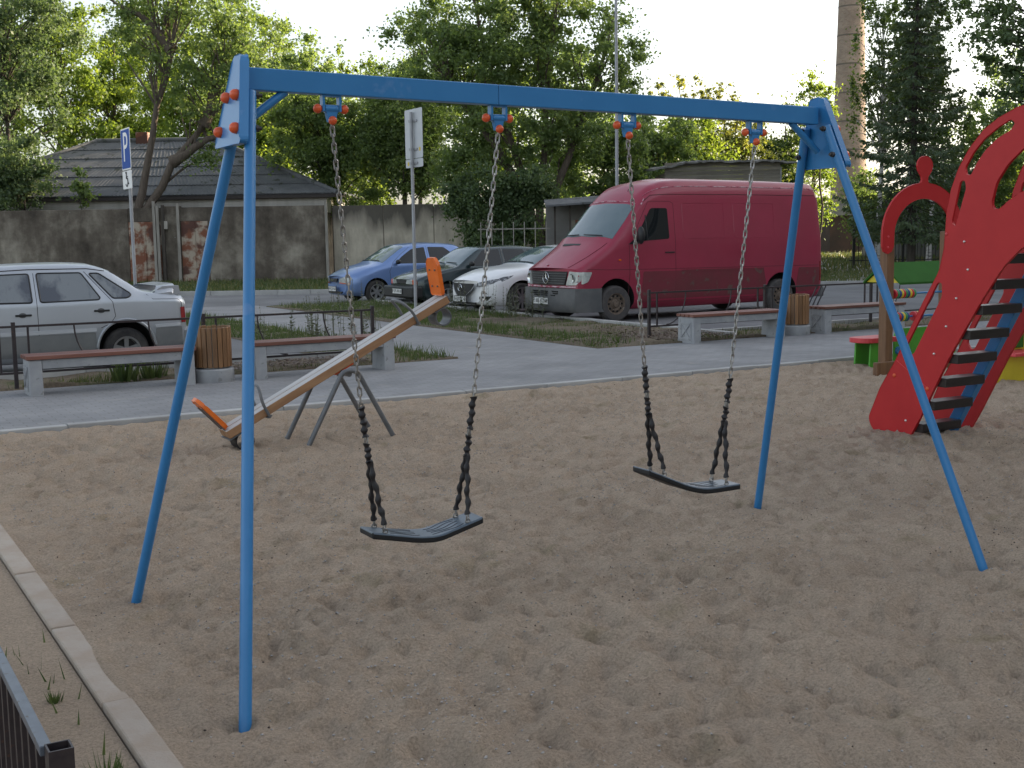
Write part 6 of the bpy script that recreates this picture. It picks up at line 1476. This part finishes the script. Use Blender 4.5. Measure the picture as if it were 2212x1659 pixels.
tree('deciduous_tree', 'dense dark green tree behind the concrete wall, left of the road sign', b_, [E(b_, 680, 300, 51.5, 2.0, 1.8, 2.1), E(b_, 760, 330, 51.5, 2.0, 1.8, 2.2), E(b_, 640, 250, 51.5, 1.2, 1.4, 1.3), E(b_, 720, 420, 51.5, 1.4, 1, 1.0)], 170, 40000, .14, 'leaf_mid', 'bark_dark', .62, tr=.14, seed=50)
b_ = (-4.3, 50.5, .1)
tree('deciduous_tree', 'dark green tree behind the road sign and the concrete wall', b_, [E(b_, 850, 300, 50.5, 2.3, 1.8, 2.4), E(b_, 920, 350, 50.5, 1.8, 1.5, 1.7), E(b_, 870, 210, 50.5, 1.6, 1.5, 1.5)], 170, 40000, .14, 'leaf_mid', 'bark_dark', .62, tr=.14, seed=51)
b_ = (.9, 46.6, .1)
def rel(vx, vy, Y=46.6): p = at(vx, vy, Y); return (p.x - .9, p.y - 46.6, p.z - .1)
tree('deciduous_tree', 'large spreading green tree rising above the middle of the swing beam', b_,
     [E(b_, 1040, 90, 46.6, 3.0, 2.6, 2.8), E(b_, 1180, 60, 46.6, 3.0, 2.6, 3.0), E(b_, 930, 130, 46.6, 1.7, 1.6, 2.2), E(b_, 1310, 120, 46.6, 1.5, 1.8, 2.4), E(b_, 1100, 260, 46.6, 2.6, 2, 1.8), E(b_, 1000, 330, 46.8, 1.6, 1.5, 1.6), E(b_, 1230, 300, 46.6, 1.9, 1.6, 1.8), E(b_, 1355, 130, 46.6, .8, 1, 1.5)],
     330, 78000, .135, 'leaf_mid', 'bark', .66, tr=.19, seed=60, nb=120, shell=2.3,
     stems=[[(0, 0, -.3), rel(1150, 450), rel(1090, 260), rel(1040, 90), rel(1010, -40)], [(.1, 0, -.3), rel(1165, 440), rel(1180, 240), rel(1190, 80), rel(1200, -60)], [(.15, .1, -.3), rel(1190, 440), rel(1250, 270), rel(1300, 140), rel(1330, 20)], [rel(1150, 450), rel(1060, 300), rel(980, 200), rel(920, 110)]])
b_ = (-.4, 44.3, .1)
tree('bush', 'dark hanging shrub between the concrete wall and the shed', b_, [E(b_, 1030, 430, 44.3, 1.3, .9, 1.1), E(b_, 1110, 440, 44.3, 1.3, .9, 1.2), E(b_, 1090, 510, 44.3, 1.5, .8, .7), E(b_, 1160, 400, 44.3, .8, .8, .8)], 120, 26000, .13, 'leaf_dark', 'bark_dark', .5, tr=.07, seed=61, nb=40, zmin=.3, group='bushes behind the wall')
b_ = (3.9, 48.5, .1)
tree('deciduous_tree', 'green tree behind the small shed, above the van bonnet', b_, [E(b_, 1290, 360, 48.5, 1.7, 1.4, 1.6), E(b_, 1340, 320, 48.5, 1.2, 1.2, 1.2)], 70, 11000, .15, 'leaf_mid', 'bark', .55, tr=.1, seed=62, nb=40, group='trees behind the van')
for i, (vx, vy, Y, rx, rz, lab, leaf, nl, cr) in enumerate((
    (1420, 330, 56, 2.0, 1.7, 'round green tree just right of the lamp post', 'leaf_mid', 11000, .6),
    (1500, 320, 62, 2.0, 1.9, 'sunlit green tree behind the plank shed', 'leaf_light', 10000, .6),
    (1585, 310, 66, 2.3, 2.0, 'pale yellow sunlit tree behind the plank shed', 'leaf_pale', 11000, .65),
    (1690, 320, 70, 2.0, 2.3, 'light green hanging tree left of the chimney', 'leaf_birch', 10000, .6),
    (1755, 290, 76, 1.2, 3.6, 'slim light tree close to the left of the chimney', 'leaf_light', 6000, .6),
    (1395, 420, 54, 1.6, 1.2, 'low green bush behind the van roof front', 'leaf_dark', 6000, .6))):
    p = at(vx, vy, Y); b_ = (p.x, Y, .1)
    tree('deciduous_tree', lab, b_, [(0, 0, p.z - .1, rx, 1.8, rz), (.3, 0, max(1.6, p.z - rz * 1.1), rx * .9, 1.5, rz * .7)], 85, int(nl * 1.3), .18, leaf, 'bark', cr * 1.1, tr=.12, seed=70 + i, nb=40, group='trees behind the van')
p = at(1500, 215, 63); b_ = (p.x, 63, .1)
tree('deciduous_tree', 'sparse thin-leaved sapling top rising above the right half of the beam', b_, [(0, 0, p.z - .1, 2.4, 1.5, 1.5), (-1.6, 0, p.z + .3, 1.2, 1, .5)], 46, 1700, .17, 'leaf_pale', 'bark', .32, tr=.09, seed=80, nb=46, group='trees behind the van', shell=3)
p = at(1775, 215, 72); b_ = (p.x, 72, .1)
tree('deciduous_tree', 'sparse sapling with light leaves beside the chimney shaft', b_, [(0, 0, p.z - .5, 1.1, 1, 1.9), (-.9, 0, p.z + .4, .6, .8, .6)], 34, 1500, .18, 'leaf_light', 'bark', .35, tr=.08, seed=81, nb=34, group='trees behind the van', shell=3)
# right-hand side: birches, spruce, dark edge tree, sunlit fillers
for i, (vx, vy, Y, rx, rz, lab, nl) in enumerate(((1905, 130, 56, 1.5, 4.2, 'weeping birch close to the right of the chimney', 8500), (2040, 190, 54, 1.7, 4.4, 'weeping birch with white trunk behind the spruce', 9500))):
    p = at(vx, vy, Y); b_ = (p.x - .5 * i, Y, .1)
    tree('birch_tree', lab, b_, [(0, 0, p.z - .1, rx, 1.5, rz), (.1, 0, p.z - 2.5, rx * 1.1, 1.3, rz * .6)], 90, nl, .15, 'leaf_birch', 'birch_bark', .5, (.75, .75, 1.7), tr=.13, seed=90 + i, nb=60, group='birches at the back right')
p = at(1972, 300, 53); tree('birch_tree', 'birch with bright white stem seen through the red arch', (p.x, 53, .1), [(0, 0, 9.0, 1.5, 1.4, 3.4)], 50, 7000, .15, 'leaf_birch', 'birch_bark', .5, (.75, .75, 1.7), tr=.14, seed=93, nb=30, group='birches at the back right')
def spruce(label, base, h, R, seed):
    r = np.random.default_rng(seed); root = thing('spruce_tree', label, 'tree', base)
    obj('trunk', Geo().tube([(0, 0, -.3), (0, 0, h * .5), (.05, 0, h)], [.17, .10, .02], 9), 'bark_dark', root, smooth=60)
    g = Geo(); Vs = []; rn = []
    z = 1.6
    while z < h - .2:
        rad = R * (1 - z / h)**.85 + .12; nbch = 6 if z < h * .7 else 5; a0 = r.uniform(0, 6.28)
        for k in range(nbch):
            a = a0 + 2 * pi * k / nbch + r.normal(0, .2); L_ = rad * r.uniform(.45, 1.25); d = np.array([cos(a), sin(a), 0]); dr = r.uniform(.25, .5)
            f = lambda u: np.array([0, 0, z]) + d * L_ * u + np.array([0, 0, -dr * L_ * u + .28 * L_ * u**3])
            g.tube([tuple(f(u)) for u in (0, .35, .7, 1)], [.025, .018, .012, .004], 4)
            m = int(24 + 90 * L_); u = r.random(m)**.75; base_ = np.array([f(x) for x in u]); side_ = np.array([-sin(a), cos(a), 0])
            w = .42 * L_ * (1.05 - u) * r.uniform(-1, 1, m)
            p = base_ + side_ * w[:, None] + np.stack([np.zeros(m), np.zeros(m), -np.abs(w) * .35 - r.random(m) * .10], 1)
            ax = d * r.uniform(.2, 1, (m, 1)) + side_ * (np.sign(w) * r.uniform(.3, 1, m))[:, None] + np.array([0, 0, -1]) * r.uniform(.2, 1.1, (m, 1)); ax /= np.linalg.norm(ax, axis=1)[:, None]
            b = np.cross(ax, r.normal(0, 1, (m, 3))); b /= np.linalg.norm(b, axis=1)[:, None]; ln = r.uniform(.10, .24, (m, 1)); wd = r.uniform(.022, .045, (m, 1))
            Vs.append(np.stack([p, p + b * wd + ax * ln * .4, p + ax * ln, p - b * wd + ax * ln * .4], 1).reshape(-1, 3)); rn.append(np.clip(r.random(m) * .7 + .3 * u, 0, 1))
        z += .40 if z < h * .75 else .30
    obj('limbs', g, 'bark_dark', root, kind='stuff')
    V = np.concatenate(Vs); np_mesh('crown', V, np.arange(len(V)).reshape(-1, 4), 'needle', np.concatenate(rn), parent=root); return root
p = at(1972, 400, 46.5)
spruce('dark drooping spruce standing right of the chimney', (p.x, 46.5, .1), 12.8, 2.9, 95)
b_ = (15.6, 34, .1)
tree('deciduous_tree', 'dark leafy tree reaching in at the top right corner', b_, [E(b_, 2170, 40, 34, 1.2, 1.4, 1.5), E(b_, 2190, 160, 34, 1.0, 1.2, 1.1), E(b_, 2110, 20, 34, .8, 1, .8), E(b_, 2260, 120, 34, 1.4, 1.4, 2.2), E(b_, 2200, 250, 34, .7, 1, .6)], 90, 9500, .125, 'leaf_dark', 'bark_dark', .46, tr=.16, seed=96, nb=70, group='trees at the right edge',
     stems=[[(0, 0, -.3), (.2, 0, 3), (.1, 0, 6), (-.4, 0, 9)]])
for i, (vx, vy, Y, rx, rz, lab, leaf, nl) in enumerate((
    (2130, 330, 62, 2.6, 2.6, 'green tree behind the knob of the red arch', 'leaf_mid', 12000),
    (2200, 400, 66, 2.4, 2.6, 'sunlit tree seen through the cut-out of the slide panel', 'leaf_light', 10000),
    (1880, 430, 66, 1.5, 1.5, 'dark bush beside the chimney plinth', 'leaf_mid', 6000),
    (2050, 420, 60, 2.0, 1.8, 'dark bush behind the iron fence', 'leaf_dark', 9000),
    (2200, 230, 72, 3.0, 4.2, 'tall light tree behind the slide at the right edge', 'leaf_mid', 10000))):
    p = at(vx, vy, Y); b_ = (p.x, Y, .1)
    tree('deciduous_tree', lab, b_, [(0, 0, p.z - .1, rx, 1.8, rz), (.3, 0, max(1.5, p.z - rz), rx * .9, 1.5, rz * .7)], 90, int(nl * 1.3), .18, leaf, 'bark', .7, tr=.13, seed=100 + i, nb=40, group='trees at the right edge')
# far belt of bushes closing the gaps near the horizon
far = [(-40 + 9.5 * i + random.uniform(-2, 2), 92 + random.uniform(-5, 8)) for i in range(10)]
far = [q for q in far if abs(q[0] - 24.5) > 5]
root0 = None
V, F, at_ = None, None, None
cc = []
rg = np.random.default_rng(400)
for x, y in far:
    for _ in range(60): d = rg.normal(0, 1, 3); d /= np.linalg.norm(d); d *= rg.random()**.4; cc.append((x + d[0] * 5.2, y + d[1] * 3, max(.4, 2.6 + d[2] * 3.4)))
V, F, at_ = leaves(np.array(cc), 52000, 1.2, (1, 1, .8), .30, 401)
np_mesh('far_wood', V, F, 'leaf_mid', at_, kind='stuff', label='distant belt of green bushes behind all the trees', cat='wood')

# ------------------------------------------------------------------ tall weeds by the fence and the parked cars
def weed_mesh(seed):
    r = np.random.default_rng(seed); g = Geo(); h = r.uniform(.62, .95)
    st = []
    for k in range(2):
        bx = r.normal(0, .04); lean = r.normal(0, .07); P = [(bx, 0, 0), (bx + lean * .4, lean * .2, h * .5), (bx + lean, lean * .3, h * r.uniform(.85, 1))]
        g.tube(P, [.0045, .0035, .002], 4); st.append(P)
    me = mkmesh('weed_plant', g, ['weed_stem', 'weed_leaf'])
    for k in range(60):
        P = st[k % 2]; u = r.uniform(.15, 1); a = Vector(P[0]).lerp(Vector(P[2]), u); an = r.uniform(0, 6.28); L_ = r.uniform(.05, .11) * (1.3 - u); d = Vector((cos(an), sin(an), r.uniform(-.1, .6))); b = Vector((-sin(an), cos(an), 0)) * L_ * .28
        g.add([a, a + d * L_ * .5 + b, a + d * L_, a + d * L_ * .5 - b], [(0, 1, 2, 3)], 1)
    me2 = mkmesh('weed_plant', g, ['weed_stem', 'weed_leaf']); at_ = me2.attributes.new('rnd', 'FLOAT', 'FACE'); at_.data.foreach_set('value', r.random(len(me2.polygons)).astype(np.float32)); bpy.data.meshes.remove(me); return me2
WM = [weed_mesh(500 + i) for i in range(5)]
rw = random.Random(9)
def weeds(n, rect, label, group, z=.04):
    for _ in range(n):
        s_, t_ = rw.uniform(rect[0], rect[1]), rw.uniform(rect[2], rect[3])
        o = obj('weed_plant', rw.choice(WM), None, None, loc=G(s_, t_, z), rot=(0, 0, rw.uniform(0, 6.28)), label=label, cat='weed', group=group); k = rw.uniform(.7, 1.1); o.scale = (k, k, k)
weeds(22, (6.35, 7.5, 15.9, 19.5), 'thin tall weed growing in the strip behind the low left fence', 'weeds behind the left fence')
weeds(12, (11.7, 12.5, 20.0, 21.4), 'thin tall weed in front of the van bumper', 'weeds in front of the van')
weeds(9, (11.4, 12.4, 21.5, 24.5), 'thin tall weed in front of the white car', 'weeds in front of the white car')
weeds(6, (10.2, 11.8, 24.5, 27.5), 'thin tall weed in front of the dark hatchback', 'weeds in front of the dark car')
tuft = Geo(); rt = np.random.default_rng(77)
for k in range(70):
    a = rt.uniform(0, 6.28); r_ = rt.uniform(0, .12); x, y = r_ * cos(a), r_ * sin(a); h = rt.uniform(.08, .26); b = rt.uniform(0, 6.28); w = .012
    tuft.add([(x - w * cos(b), y - w * sin(b), 0), (x + w * cos(b), y + w * sin(b), 0), (x + .12 * cos(a) * h * 3, y + .12 * sin(a) * h * 3, h)], [(0, 1, 2)])
tm = mkmesh('grass_tuft', tuft, 'grass_lush'); ta = tm.attributes.new('rnd', 'FLOAT', 'FACE'); ta.data.foreach_set('value', rt.random(len(tm.polygons)).astype(np.float32))
for (s_, t_, z_, k, lab) in ((3.25, 14.72, .04, 1.5, 'leafy green tuft under the left bench, left of its middle'), (3.6, 14.75, .04, 1.2, 'green tuft under the left bench near its right leg'), (.70, 4.55, 0, .22, 'small grass tuft against the sandpit kerb'), (.66, 7.4, 0, .6, 'grass tuft at the left edge beside the kerb'), (.71, 3.75, 0, .42, 'bright green tuft at the bottom edge by the kerb')):
    o = obj('grass_tuft', tm, None, None, loc=G(s_, t_, z_), rot=(0, 0, rw.uniform(0, 6)), label=lab, cat='grass tuft'); o.scale = (k, k, k)
